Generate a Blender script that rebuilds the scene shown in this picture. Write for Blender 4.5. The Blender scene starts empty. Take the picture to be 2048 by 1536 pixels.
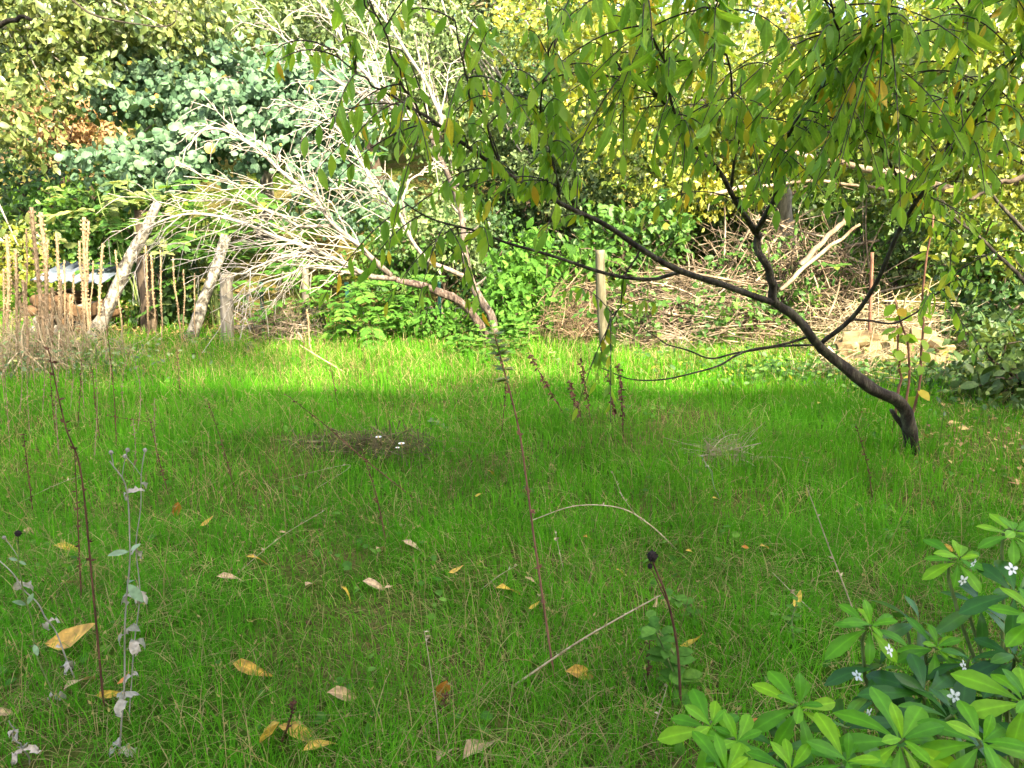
import bpy, math, random
import numpy as np
from mathutils import Vector, Matrix

R = math.radians
rng = np.random.default_rng(7)
random.seed(7)
S = bpy.context.scene

# ------------------------------------------------------------------ camera
CAM_H, PITCH, F = 1.5, R(14.1), 1540.0
cam = bpy.data.cameras.new('camera')
cam.lens = 36 * F / 2048
cam.clip_start, cam.clip_end = 0.05, 500
camo = bpy.data.objects.new('camera', cam)
S.collection.objects.link(camo)
camo.location = (0, 0, CAM_H)
camo.rotation_euler = (R(90) - PITCH, 0, 0)
S.camera = camo

# ------------------------------------------------------------------ sky and sun
SUN_EL, SUN_AZ = R(40), R(30)          # sun stands behind the camera, to the right
W = bpy.data.worlds.new('World')
S.world = W
W.use_nodes = True
wn = W.node_tree
sky = wn.nodes.new('ShaderNodeTexSky')
sky.sky_type = 'NISHITA'
sky.sun_disc = False
sky.sun_elevation = SUN_EL
sky.sun_rotation = math.pi - SUN_AZ
sky.air_density, sky.dust_density, sky.ozone_density = 0.7, 5.0, 0.0
bg = wn.nodes['Background']
bg.inputs['Strength'].default_value = 0.15
wn.links.new(sky.outputs[0], bg.inputs['Color'])
sl = bpy.data.lights.new('sun', 'SUN')
sl.energy, sl.angle, sl.color = 3.2, R(0.6), (1.0, 0.87, 0.64)
so = bpy.data.objects.new('sun', sl)
S.collection.objects.link(so)
sdir = Vector((math.sin(SUN_AZ) * math.cos(SUN_EL), -math.cos(SUN_AZ) * math.cos(SUN_EL), math.sin(SUN_EL)))
so.rotation_euler = sdir.to_track_quat('Z', 'Y').to_euler()
so.location = (6, -10, 14)

S.view_settings.view_transform = 'Standard'
S.view_settings.look = 'None'
S.view_settings.gamma = 1
S.view_settings.use_curve_mapping = False
S.view_settings.exposure = 2.82
cy = S.cycles
cy.max_bounces, cy.diffuse_bounces, cy.glossy_bounces = 7, 4, 2
cy.transmission_bounces, cy.transparent_max_bounces = 4, 4
cy.use_denoising = True
cy.sample_clamp_indirect = 6.0

# ------------------------------------------------------------------ pixel <-> place
cp, sp_ = math.cos(PITCH), math.sin(PITCH)


def ray(u, v):
    x, zc = (u - 1024) / F, -(v - 768) / F
    return np.array([x, cp + zc * sp_, -sp_ + zc * cp])


def P(u, v, Y):
    d = ray(u, v)
    return np.array([0, 0, CAM_H]) + d * (Y / d[1])


def project(p):
    d = np.asarray(p, float) - np.array([0, 0, CAM_H])
    fw = d[..., 1] * cp - d[..., 2] * sp_
    up = d[..., 1] * sp_ + d[..., 2] * cp
    return 1024 + F * d[..., 0] / fw, 768 - F * up / fw, fw


def sstep(a, b, x):
    t = np.clip((x - a) / (b - a), 0, 1)
    return t * t * (3 - 2 * t)


def snoise(x, y, s=1.0, k=0.0):
    x, y = np.asarray(x) * s + k, np.asarray(y) * s - k
    return (np.sin(1.7 * x + 1.3 * np.sin(1.1 * y + k)) + np.sin(2.3 * y + 1.7 * np.sin(0.9 * x + 1.3)) +
            0.6 * np.sin(3.9 * x - 2.7 * y + k) + 0.5 * np.sin(5.3 * y + 4.1 * x)) / 3.1


def terrain(x, y):
    x, y = np.asarray(x, float), np.asarray(y, float)
    z = 0.022 * snoise(x, y, 1.6) + 0.012 * snoise(x, y, 4.5, 2.0)
    z = z + 0.10 * np.exp(-(((x + 1.15) / 0.75) ** 2 + ((y - 4.3) / 0.35) ** 2))       # old hay mound
    z = z + (0.85 + 0.15 * snoise(x, y, 0.7, 4)) * sstep(10.0, 11.3, y + 0.4 * snoise(x, 0, 0.8))
    z = z + 0.30 * np.maximum(0, y - 12) * sstep(12, 16, y) * (1 - sstep(40, 60, y) * 0.5)
    return np.where(y > 60, np.minimum(z, 12.0), z)


def G(u, v):
    d = ray(u, v)
    t = CAM_H / max(-d[2], 1e-4)
    for _ in range(8):
        p = d * t
        t = (CAM_H - float(terrain(p[0], p[1]))) / max(-d[2], 1e-4)
    p = d * t
    return np.array([p[0], p[1], float(terrain(p[0], p[1]))])


def ground(x, y, dz=0.0):
    return np.array([x, y, float(terrain(x, y)) + dz])


# ------------------------------------------------------------------ materials
MATS = {}


def nd(nt, t, **kw):
    n = nt.nodes.new(t)
    for k, v in kw.items():
        setattr(n, k, v)
    return n


def ramp(nt, fac, stops):
    r = nd(nt, 'ShaderNodeValToRGB')
    e = r.color_ramp.elements
    while len(e) < len(stops):
        e.new(0.5)
    for i, (p, c) in enumerate(stops):
        e[i].position = p
        e[i].color = (*c, 1)
    nt.links.new(fac, r.inputs['Fac'])
    return r.outputs['Color']


def leafmat(name, stops, trans=0.4, rough=0.5, spec=0.35, obj=False, tmul=(1.5, 1.35, 0.6), nscale=60, namt=0.25, vein=0.45):
    m = bpy.data.materials.new(name)
    m.use_nodes = True
    nt = m.node_tree
    b = nt.nodes['Principled BSDF']
    if obj:
        fac = nd(nt, 'ShaderNodeObjectInfo').outputs['Random']
    else:
        fac = nd(nt, 'ShaderNodeAttribute', attribute_name='v').outputs['Fac']
    col = ramp(nt, fac, stops)
    tc = nd(nt, 'ShaderNodeTexCoord')
    no = nd(nt, 'ShaderNodeTexNoise')
    no.inputs['Scale'].default_value = nscale
    nt.links.new(tc.outputs['Object'], no.inputs['Vector'])
    mr = nd(nt, 'ShaderNodeMapRange')
    mr.inputs['From Min'].default_value, mr.inputs['From Max'].default_value = 0.3, 0.7
    mr.inputs['To Min'].default_value, mr.inputs['To Max'].default_value = 1 - namt, 1 + namt
    nt.links.new(no.outputs[0], mr.inputs['Value'])
    mx = nd(nt, 'ShaderNodeVectorMath', operation='SCALE')
    nt.links.new(col, mx.inputs[0])
    if obj:      # paler midrib: the point attribute v is 0 on the rib, 1 at the rim
        at = nd(nt, 'ShaderNodeAttribute', attribute_name='v')
        iv = nd(nt, 'ShaderNodeMath', operation='SUBTRACT')
        iv.inputs[0].default_value = 1.0
        nt.links.new(at.outputs['Fac'], iv.inputs[1])
        pw = nd(nt, 'ShaderNodeMath', operation='POWER')
        pw.inputs[1].default_value = 9.0
        nt.links.new(iv.outputs[0], pw.inputs[0])
        ml = nd(nt, 'ShaderNodeMath', operation='MULTIPLY_ADD')
        ml.inputs[1].default_value = vein
        nt.links.new(pw.outputs[0], ml.inputs[0])
        nt.links.new(mr.outputs[0], ml.inputs[2])
        nt.links.new(ml.outputs[0], mx.inputs['Scale'])
    else:
        nt.links.new(mr.outputs[0], mx.inputs['Scale'])
    nt.links.new(mx.outputs[0], b.inputs['Base Color'])
    b.inputs['Roughness'].default_value = rough
    b.inputs['Specular IOR Level'].default_value = spec
    tr = nd(nt, 'ShaderNodeBsdfTranslucent')
    tm = nd(nt, 'ShaderNodeVectorMath', operation='MULTIPLY')
    nt.links.new(mx.outputs[0], tm.inputs[0])
    tm.inputs[1].default_value = tmul
    nt.links.new(tm.outputs[0], tr.inputs['Color'])
    ms = nd(nt, 'ShaderNodeMixShader')
    ms.inputs[0].default_value = trans
    nt.links.new(b.outputs[0], ms.inputs[1])
    nt.links.new(tr.outputs[0], ms.inputs[2])
    nt.links.new(ms.outputs[0], nt.nodes['Material Output'].inputs['Surface'])
    MATS[name] = m
    return m


def barkmat(name, stops, scale=14, stretch=(1, 1, 0.35), rough=0.9, bump=0.6, attr=None, dist=0.01):
    """noise-coloured rough surface; attr: mixes in a second ramp along the point attribute v"""
    m = bpy.data.materials.new(name)
    m.use_nodes = True
    nt = m.node_tree
    b = nt.nodes['Principled BSDF']
    tc = nd(nt, 'ShaderNodeTexCoord')
    mp = nd(nt, 'ShaderNodeMapping')
    mp.inputs['Scale'].default_value = stretch
    nt.links.new(tc.outputs['Object'], mp.inputs['Vector'])
    no = nd(nt, 'ShaderNodeTexNoise')
    no.inputs['Scale'].default_value = scale
    no.inputs['Detail'].default_value = 6
    no.inputs['Roughness'].default_value = 0.65
    nt.links.new(mp.outputs[0], no.inputs['Vector'])
    col = ramp(nt, no.outputs[0], stops)
    if attr:
        a = nd(nt, 'ShaderNodeAttribute', attribute_name='v')
        col2 = ramp(nt, no.outputs[0], attr)
        mx = nd(nt, 'ShaderNodeMix', data_type='RGBA')
        nt.links.new(a.outputs['Fac'], mx.inputs['Factor'])
        nt.links.new(col, mx.inputs['A'])
        nt.links.new(col2, mx.inputs['B'])
        col = mx.outputs['Result']
    nt.links.new(col, b.inputs['Base Color'])
    b.inputs['Roughness'].default_value = rough
    b.inputs['Specular IOR Level'].default_value = 0.2
    bm_ = nd(nt, 'ShaderNodeBump')
    bm_.inputs['Strength'].default_value = bump
    bm_.inputs['Distance'].default_value = dist
    nt.links.new(no.outputs[0], bm_.inputs['Height'])
    nt.links.new(bm_.outputs[0], b.inputs['Normal'])
    MATS[name] = m
    return m


leafmat('grass', [(0.0, (.42, .34, .16)), (0.10, (.25, .23, .08)), (0.16, (.048, .18, .007)), (0.6, (.078, .28, .010)), (1, (.17, .39, .022))],
        trans=0.45, rough=0.7, spec=0.08, nscale=2.2, namt=0.22)
leafmat('peach_leaf', [(0, (.11, .24, .035)), (.5, (.20, .36, .04)), (.88, (.26, .38, .04)), (.97, (.42, .38, .03)), (1, (.52, .32, .03))], trans=0.55, rough=0.5, spec=0.25, nscale=12, namt=.12)
leafmat('peach_leaf_each', [(0, (.11, .24, .035)), (.5, (.20, .36, .04)), (.88, (.26, .38, .04)), (.97, (.42, .38, .03)), (1, (.52, .32, .03))], trans=0.55, rough=0.5, spec=0.25, obj=True, nscale=12, namt=.12)
leafmat('redbud_leaf', [(0, (.04, .09, .045)), (.5, (.08, .155, .08)), (.93, (.145, .235, .13)), (.97, (.5, .38, .05)), (1, (.45, .2, .05))], trans=0.25, rough=0.5, spec=0.3)
leafmat('redbud_leaf_each', [(0, (.06, .125, .06)), (.5, (.11, .20, .10)), (.95, (.16, .26, .14)), (.98, (.5, .38, .05)), (1, (.45, .2, .05))], trans=0.25, rough=0.4, spec=0.5, obj=True)
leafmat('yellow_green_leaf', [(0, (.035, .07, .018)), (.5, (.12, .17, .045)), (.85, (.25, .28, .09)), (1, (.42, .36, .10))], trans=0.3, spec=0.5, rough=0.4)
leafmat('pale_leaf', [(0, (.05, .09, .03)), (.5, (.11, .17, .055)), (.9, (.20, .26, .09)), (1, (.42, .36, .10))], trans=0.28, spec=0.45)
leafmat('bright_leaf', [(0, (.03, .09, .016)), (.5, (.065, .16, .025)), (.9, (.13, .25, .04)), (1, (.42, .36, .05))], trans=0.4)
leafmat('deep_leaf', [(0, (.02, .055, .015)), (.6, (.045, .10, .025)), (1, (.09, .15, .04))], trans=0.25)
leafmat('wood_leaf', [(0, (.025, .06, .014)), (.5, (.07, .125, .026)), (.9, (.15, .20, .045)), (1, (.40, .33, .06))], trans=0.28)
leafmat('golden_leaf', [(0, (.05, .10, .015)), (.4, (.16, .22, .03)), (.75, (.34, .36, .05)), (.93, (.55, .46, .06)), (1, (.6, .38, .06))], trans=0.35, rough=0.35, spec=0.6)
leafmat('needle', [(0, (.025, .045, .02)), (.7, (.06, .075, .03)), (1, (.14, .10, .05))], trans=0.15)
leafmat('weed_leaf', [(0, (.045, .13, .018)), (.6, (.08, .20, .025)), (1, (.14, .28, .04))], trans=0.35, spec=0.12, rough=0.7)
leafmat('orange_bush_leaf', [(0, (.06, .21, .006)), (.5, (.11, .31, .008)), (1, (.20, .40, .010))], trans=0.35, rough=0.42, spec=0.2, obj=True, nscale=5, namt=0.15)
leafmat('orange_bush_old_leaf', [(0, (.018, .075, .008)), (.6, (.04, .14, .012)), (1, (.08, .22, .018))], trans=0.25, rough=0.3, spec=0.28, obj=True, nscale=5, namt=.15)
leafmat('petal', [(0, (.80, .80, .74)), (1, (.88, .88, .84))], trans=0.35, rough=0.6, obj=True, namt=0.05, tmul=(1, 1, 1))
leafmat('fallen_gold', [(0, (.50, .34, .035)), (.5, (.55, .36, .06)), (1, (.46, .27, .05))], trans=0.25, rough=0.6, obj=True, nscale=6, namt=0.5)
leafmat('fallen_tan', [(0, (.40, .27, .14)), (1, (.46, .33, .19))], trans=0.2, rough=0.7, obj=True, nscale=7, namt=0.45)
leafmat('fallen_rust', [(0, (.50, .20, .04)), (1, (.42, .16, .05))], trans=0.2, rough=0.6, obj=True, nscale=35, namt=0.3)
leafmat('felt_leaf', [(0, (.22, .23, .17)), (.5, (.34, .32, .26)), (1, (.44, .39, .32))], trans=0.2, rough=0.95, spec=0.1, nscale=90)
leafmat('felt_green', [(0, (.14, .23, .12)), (1, (.22, .31, .19))], trans=0.25, rough=0.9, spec=0.1)
leafmat('dry_leaf', [(0, (.22, .13, .06)), (.5, (.36, .24, .11)), (1, (.55, .40, .20))], trans=0.25, rough=0.8)
leafmat('litter', [(0, (.16, .09, .04)), (.5, (.36, .22, .09)), (1, (.58, .40, .16))], trans=0.15, rough=0.8)

barkmat('peach_bark', [(.3, (.010, .008, .006)), (.5, (.040, .033, .023)), (.64, (.085, .078, .05)), (.74, (.17, .17, .11))], scale=22, bump=1.0, dist=.02)
barkmat('dead_bark', [(.34, (.014, .009, .007)), (.46, (.055, .040, .030)), (.56, (.115, .085, .065)), (.68, (.22, .175, .14))], scale=34, attr=[(.3, (.13, .11, .085)), (.48, (.30, .27, .215)), (.7, (.50, .465, .40))])
barkmat('grey_bark', [(.3, (.06, .05, .04)), (.5, (.20, .18, .14)), (.68, (.42, .39, .32))], scale=12)
barkmat('lichen_bark', [(.36, (.03, .026, .02)), (.45, (.11, .10, .075)), (.54, (.24, .22, .175)), (.66, (.36, .335, .285))], scale=19, stretch=(1, 1, .7), bump=0.9, dist=0.02)
barkmat('brown_bark', [(.3, (.03, .022, .015)), (.6, (.10, .075, .05)), (.75, (.2, .16, .11))], scale=12)
barkmat('post_wood', [(.3, (.07, .06, .045)), (.5, (.18, .16, .12)), (.7, (.32, .29, .23))], scale=22, stretch=(1, 1, .12), bump=0.7)
barkmat('pale_post_wood', [(.3, (.04, .038, .02)), (.5, (.11, .10, .058)), (.7, (.22, .20, .13))], scale=22, stretch=(1, 1, .12), bump=0.6)
barkmat('straw', [(.3, (.20, .15, .08)), (.5, (.36, .29, .17)), (.7, (.52, .45, .29))], scale=40, bump=0.3)
barkmat('hay', [(.3, (.035, .032, .012)), (.5, (.11, .095, .04)), (.7, (.28, .24, .11))], scale=14, bump=0.2)
barkmat('tan_stalk', [(.3, (.10, .068, .035)), (.5, (.24, .17, .095)), (.7, (.40, .31, .19))], scale=60, stretch=(1, 1, .6), bump=1.0)
barkmat('brush_twig', [(.3, (.05, .035, .02)), (.48, (.20, .15, .095)), (.7, (.46, .38, .27))], scale=6, bump=0.2)
barkmat('dark_stem', [(.3, (.030, .014, .010)), (.5, (.09, .042, .024)), (.7, (.17, .09, .05))], scale=40, bump=0.4)
barkmat('grey_stem', [(.3, (.18, .17, .13)), (.5, (.28, .26, .21)), (.7, (.36, .33, .28))], scale=60, bump=0.3)
barkmat('green_stem', [(.3, (.07, .11, .03)), (.6, (.16, .21, .06))], scale=60, bump=0.2)
barkmat('red_stem', [(.3, (.09, .04, .025)), (.6, (.24, .12, .075))], scale=30, bump=0.3)
barkmat('seed_black', [(.3, (.006, .005, .005)), (.6, (.03, .022, .02))], scale=150, bump=1.0)
barkmat('stone', [(.28, (.05, .036, .018)), (.45, (.15, .11, .05)), (.6, (.26, .20, .095)), (.75, (.36, .31, .2))], scale=7, stretch=(1, 1, 1), bump=0.7, dist=0.015)
barkmat('green_paint', [(.3, (.008, .045, .035)), (.7, (.02, .085, .06))], scale=30, rough=0.5, bump=0.1)
barkmat('wire', [(.3, (.10, .12, .10)), (.7, (.22, .25, .22))], scale=40, rough=0.5, bump=0.1)
barkmat('sheet_metal', [(.3, (.05, .065, .085)), (.55, (.11, .135, .165)), (.75, (.22, .22, .21))], scale=9, stretch=(1, 1, 1), rough=0.55, bump=0.1)
barkmat('old_board', [(.3, (.04, .025, .013)), (.5, (.11, .065, .032)), (.7, (.22, .14, .07))], scale=10, stretch=(.2, 1, 1), bump=0.5)
barkmat('shade_house_wall', [(.3, (.55, .49, .38)), (.7, (.66, .60, .48))], scale=3, stretch=(1, 1, 1), bump=0.2)  # pale cream so the added building bounces light onto the lawn
barkmat('roof_tile', [(.3, (.25, .10, .06)), (.7, (.42, .19, .11))], scale=8, stretch=(1, 1, 1), bump=0.4)
barkmat('pane', [(.3, (.02, .03, .035)), (.7, (.03, .04, .05))], scale=2, rough=0.08, bump=0.0)
barkmat('white_paint', [(.3, (.72, .71, .66)), (.7, (.8, .79, .75))], scale=9, rough=0.5, bump=0.1)


def ground_mat():
    m = bpy.data.materials.new('soil')
    m.use_nodes = True
    nt = m.node_tree
    b = nt.nodes['Principled BSDF']
    tc = nd(nt, 'ShaderNodeTexCoord')
    n1 = nd(nt, 'ShaderNodeTexNoise')
    n1.inputs['Scale'].default_value = 1.4
    n1.inputs['Detail'].default_value = 5
    n2 = nd(nt, 'ShaderNodeTexNoise')
    n2.inputs['Scale'].default_value = 38
    n2.inputs['Detail'].default_value = 7
    n2.inputs['Roughness'].default_value = 0.7
    for n in (n1, n2):
        nt.links.new(tc.outputs['Object'], n.inputs['Vector'])
    c1 = ramp(nt, n2.outputs[0], [(.3, (.035, .032, .010)), (.5, (.095, .085, .026)), (.7, (.20, .165, .06))])
    c2 = ramp(nt, n2.outputs[0], [(.3, (.020, .048, .005)), (.55, (.05, .11, .010)), (.75, (.11, .15, .025))])
    f = ramp(nt, n1.outputs[0], [(.42, (0, 0, 0)), (.6, (1, 1, 1))])
    mx = nd(nt, 'ShaderNodeMix', data_type='RGBA')
    nt.links.new(f, mx.inputs['Factor'])
    nt.links.new(c1, mx.inputs['A'])
    nt.links.new(c2, mx.inputs['B'])
    nt.links.new(mx.outputs['Result'], b.inputs['Base Color'])
    b.inputs['Roughness'].default_value = 1.0
    b.inputs['Specular IOR Level'].default_value = 0.0
    bu = nd(nt, 'ShaderNodeBump')
    bu.inputs['Strength'].default_value = 0.8
    bu.inputs['Distance'].default_value = 0.03
    nt.links.new(n2.outputs[0], bu.inputs['Height'])
    nt.links.new(bu.outputs[0], b.inputs['Normal'])
    MATS['soil'] = m


ground_mat()


# ------------------------------------------------------------------ mesh building
class MB:
    def __init__(self):
        self.v, self.a, self.loops, self.sizes, self.n = [], [], [], [], 0

    def add(self, verts, faces, a=0.5):
        """verts (N,3); faces: list of int arrays (M,k), index into verts; a scalar or (N,)"""
        verts = np.asarray(verts, float).reshape(-1, 3)
        self.v.append(verts)
        self.a.append(np.broadcast_to(np.asarray(a, float), (len(verts),)))
        if not isinstance(faces, (list, tuple)):
            faces = [faces]
        for f in faces:
            f = np.asarray(f, int)
            self.loops.append((f + self.n).ravel())
            self.sizes.append(np.full(len(f), f.shape[1]))
        self.n += len(verts)
        return self

    def mesh(self, name, mat, smooth=True, origin=None):
        v = np.concatenate(self.v)
        if origin is not None:
            v = v - np.asarray(origin)
        lo = np.concatenate(self.loops)
        sz = np.concatenate(self.sizes)
        me = bpy.data.meshes.new(name)
        me.vertices.add(len(v))
        me.vertices.foreach_set('co', v.astype(np.float32).ravel())
        me.loops.add(len(lo))
        me.loops.foreach_set('vertex_index', lo.astype(np.int32))
        me.polygons.add(len(sz))
        st = np.concatenate([[0], np.cumsum(sz)[:-1]])
        me.polygons.foreach_set('loop_start', st.astype(np.int32))
        at = me.attributes.new('v', 'FLOAT', 'POINT')
        at.data.foreach_set('value', np.concatenate(self.a).astype(np.float32))
        me.materials.append(MATS[mat])
        me.update(calc_edges=True)
        me.polygons.foreach_set('use_smooth', np.full(len(sz), smooth))
        return me

    def build(self, name, mat, parent=None, smooth=True, origin=None):
        o = bpy.data.objects.new(name, self.mesh(name, mat, smooth, origin))
        if origin is not None:
            o.location = Vector(origin)
        return link(o, parent)


def link(o, parent=None):
    S.collection.objects.link(o)
    if parent is not None:
        o.parent = parent
        if parent.type == 'EMPTY':
            o.matrix_parent_inverse = Matrix.Translation(-parent.location)
    return o


def tag(o, label=None, cat=None, group=None, kind=None):
    if label:
        o['label'] = label
    if cat:
        o['category'] = cat
    if group:
        o['group'] = group
    if kind:
        o['kind'] = kind
    return o


def thing(name, label, cat, loc, group=None):
    o = bpy.data.objects.new(name, None)
    S.collection.objects.link(o)
    o.location = Vector(loc)
    o.empty_display_size = 0.1
    return tag(o, label, cat, group)


def norm(a):
    a = np.asarray(a, float)
    return a / np.maximum(np.linalg.norm(a, axis=-1, keepdims=True), 1e-9)


def tubes(mb, pts, rad, sides=4, a=0.5, cap=False):
    """pts (N,K,3), rad (N,K): N tapered tubes; a scalar, (N,) or (N,K)"""
    pts = np.asarray(pts, float)
    if pts.ndim == 2:
        pts = pts[None]
    N, K, _ = pts.shape
    rad = np.broadcast_to(np.asarray(rad, float), (N, K))
    t = norm(np.gradient(pts, axis=1))
    ov = norm(pts[:, -1] - pts[:, 0])
    ref = np.where(np.abs(ov[:, 2:3]) < 0.8, np.array([[0, 0, 1.0]]), np.array([[0.0, 1, 0]]))
    ref = np.repeat(ref[:, None], K, 1)
    b = norm(np.cross(t, ref))
    n = np.cross(b, t)
    th = np.arange(sides) * 2 * np.pi / sides
    ring = pts[:, :, None] + rad[:, :, None, None] * (b[:, :, None] * np.cos(th)[None, None, :, None] + n[:, :, None] * np.sin(th)[None, None, :, None])
    av = np.asarray(a, float)
    if av.ndim == 1:
        av = av[None] if N == 1 and len(av) == K else av[:, None]
    av = np.broadcast_to(av if av.ndim else av.reshape(1, 1), (N, K))
    av = np.repeat(av[:, :, None], sides, 2)
    i = np.arange(N)[:, None, None] * K * sides
    k = np.arange(K - 1)[None, :, None] * sides
    s = np.arange(sides)[None, None, :]
    s2 = (s + 1) % sides
    q = np.stack([i + k + s, i + k + s2, i + k + sides + s2, i + k + sides + s], -1).reshape(-1, 4)
    fs = [q]
    if cap:
        base = (np.arange(N) * K * sides)[:, None]
        fs.append(base + np.arange(sides)[::-1][None])
        fs.append(base + (K - 1) * sides + np.arange(sides)[None])
    mb.add(ring.reshape(-1, 3), fs, av.ravel())
    return mb


def spline(ctrl, n):
    """Catmull-Rom through control points, n samples"""
    c = np.asarray(ctrl, float)
    c = np.concatenate([[2 * c[0] - c[1]], c, [2 * c[-1] - c[-2]]])
    m = len(c) - 3
    t = np.linspace(0, m - 1e-6, n)
    i = t.astype(int)
    f = (t - i)[:, None]
    p0, p1, p2, p3 = c[i], c[i + 1], c[i + 2], c[i + 3]
    return 0.5 * (2 * p1 + (p2 - p0) * f + (2 * p0 - 5 * p1 + 4 * p2 - p3) * f ** 2 + (3 * p1 - p0 - 3 * p2 + p3) * f ** 3)


def wobble(pts, amp, freq=3.0):
    n = len(pts)
    t = np.linspace(0, 1, n)[:, None]
    ph = rng.uniform(0, 6.28, (3, 3))
    d = sum(np.sin(t * freq * (k + 1) * 3.1 + ph[k]) / (k + 1) for k in range(3))
    return pts + amp * d * np.minimum(1, 4 * t)


def trunk_mesh(mb, pts, r0, r1, sides=10, rough=0.12, a=0.0, power=1.0, flare=0.0):
    """one knobbly tapered trunk"""
    n = len(pts)
    t = np.linspace(0, 1, n)
    rad = r0 + (r1 - r0) * t ** power + flare * r0 * np.exp(-t * 14)
    m = MB()
    tubes(m, pts[None], rad[None], sides, a, cap=True)
    v = m.v[0].reshape(n, sides, 3)
    c = pts[:, None]
    th = np.arange(sides)[None] * 6.283 / sides
    ph = rng.uniform(0, 6.28, 4)
    k = 1 + rough * (np.sin(th * 2 + 9 * t[:, None] + ph[0]) * .5 + np.sin(th * 3 - 17 * t[:, None] + ph[1]) * .4 + rng.normal(0, .35, (n, sides)))
    m.v[0] = (c + (v - c) * k[..., None]).reshape(-1, 3)
    mb.add(m.v[0], [np.array(l).reshape(-1, s[0]) for l, s in zip(m.loops, m.sizes)], np.asarray(m.a[0]))
    return mb


# leaf templates: x across, y along, z up
def T_leaf(rows, fold=0.12, curl=0.15):
    """rows: (y, halfwidth) incl. end points of width 0"""
    v, f3, f4 = [], [], []
    idx = []
    for y, w in rows:
        z = -curl * y * y
        if w <= 0:
            idx.append((len(v),))
            v.append((0, y, z))
        else:
            idx.append((len(v), len(v) + 1, len(v) + 2))
            v += [(-w, y, z + fold * w), (0, y, z), (w, y, z + fold * w)]
    for a, b in zip(idx[:-1], idx[1:]):
        if len(a) == 1 and len(b) == 3:
            f3 += [(a[0], b[1], b[0]), (a[0], b[2], b[1])]
        elif len(a) == 3 and len(b) == 1:
            f3 += [(a[0], a[1], b[0]), (a[1], a[2], b[0])]
        else:
            f4 += [(a[0], a[1], b[1], b[0]), (a[1], a[2], b[2], b[1])]
    fs = []
    if f3:
        fs.append(np.array(f3))
    if f4:
        fs.append(np.array(f4))
    return np.array(v, float), fs


T_SMALL = (np.array([(0, 0, 0), (-.36, .45, .06), (0, 1, -.12), (.36, .45, .06)], float), [np.array([(0, 3, 2), (0, 2, 1)])])
T_NARROW = (np.array([(0, 0, 0), (-.16, .4, .03), (0, 1, -.2), (.16, .4, .03)], float), [np.array([(0, 3, 2), (0, 2, 1)])])
_a = np.linspace(0, 2 * np.pi, 9)[:-1] + .39
T_ROUND = (np.array([(0.5 * math.sin(t) * 1.02, .5 - .5 * math.cos(t), -0.10 * (1 - math.cos(t)) * .5) for t in _a] + [(0, .45, .06)], float),
           [np.array([(i, (i + 1) % 8, 8) for i in range(8)])])
T_OVAL = T_leaf([(0, 0), (.25, .2), (.55, .27), (.82, .16), (1, 0)], .25, .2)
T_PEACH = T_leaf([(0, 0), (.12, .07), (.32, .135), (.55, .145), (.78, .085), (1, 0)], .35, .22)
T_OBOV = T_leaf([(0, 0), (.14, .045), (.35, .12), (.58, .20), (.78, .205), (.92, .12), (1, 0)], .11, .28)
T_NEEDLE = (np.array([(0, 0, 0), (-.03, .3, 0), (0, 1, -.05), (.03, .3, 0)], float), [np.array([(0, 3, 2), (0, 2, 1)])])


def inst(mb, tmpl, pos, ay, az, length, a=0.5, wid=1.0):
    """leaves: ay axis along the leaf, az its normal"""
    tv, tf = tmpl
    pos, ay = np.asarray(pos, float), norm(ay)
    az = np.asarray(az, float)
    ax = norm(np.cross(ay, az))
    az = np.cross(ax, ay)
    N, K = len(pos), len(tv)
    L = np.broadcast_to(np.asarray(length, float), (N,))[:, None, None]
    Wd = np.broadcast_to(np.asarray(wid, float), (N,))[:, None, None]
    v = pos[:, None] + L * (tv[None, :, 0:1] * Wd * ax[:, None] + tv[None, :, 1:2] * ay[:, None] + tv[None, :, 2:3] * az[:, None])
    off = (np.arange(N) * K)[:, None, None]
    fs = [(f[None] + off).reshape(-1, f.shape[1]) for f in tf]
    av = np.repeat(np.broadcast_to(np.asarray(a, float), (N,))[:, None], K, 1).ravel()
    mb.add(v.reshape(-1, 3), fs, av)
    return mb


def rdir(n):
    return norm(rng.normal(size=(n, 3)))


def frame(ay, az):
    ay = norm(ay)
    ax = norm(np.cross(ay, az))
    az = np.cross(ax, ay)
    return ax, ay, az


def leaf_object(name, me, pos, ay, az, scale, parent, wid=1.0):
    ax, ay, az = frame(ay, az)
    m = Matrix(((ax[0] * scale * wid, ay[0] * scale, az[0] * scale, pos[0]), (ax[1] * scale * wid, ay[1] * scale, az[1] * scale, pos[1]),
                (ax[2] * scale * wid, ay[2] * scale, az[2] * scale, pos[2]), (0, 0, 0, 1)))
    o = bpy.data.objects.new(name, me)
    link(o, parent)
    o.matrix_basis = m
    return o


def tmpl_mesh(name, tmpl, mat, twist=0.0, bend=0.0, wave=0.0):
    v, f = tmpl
    v = v.copy()
    y = v[:, 1]
    v[:, 2] += -bend * y ** 2 + wave * np.sin(y * 9 + v[:, 0] * 6) * np.abs(v[:, 0]) * 2
    x = v[:, 0].copy()
    c, s = np.cos(twist * y), np.sin(twist * y)
    v[:, 0], v[:, 2] = x * c - v[:, 2] * s * 0.3, v[:, 2] + x * s
    return MB().add(v, f, (np.abs(tmpl[0][:, 0]) > 1e-6).astype(float)).mesh(name, mat)


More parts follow.
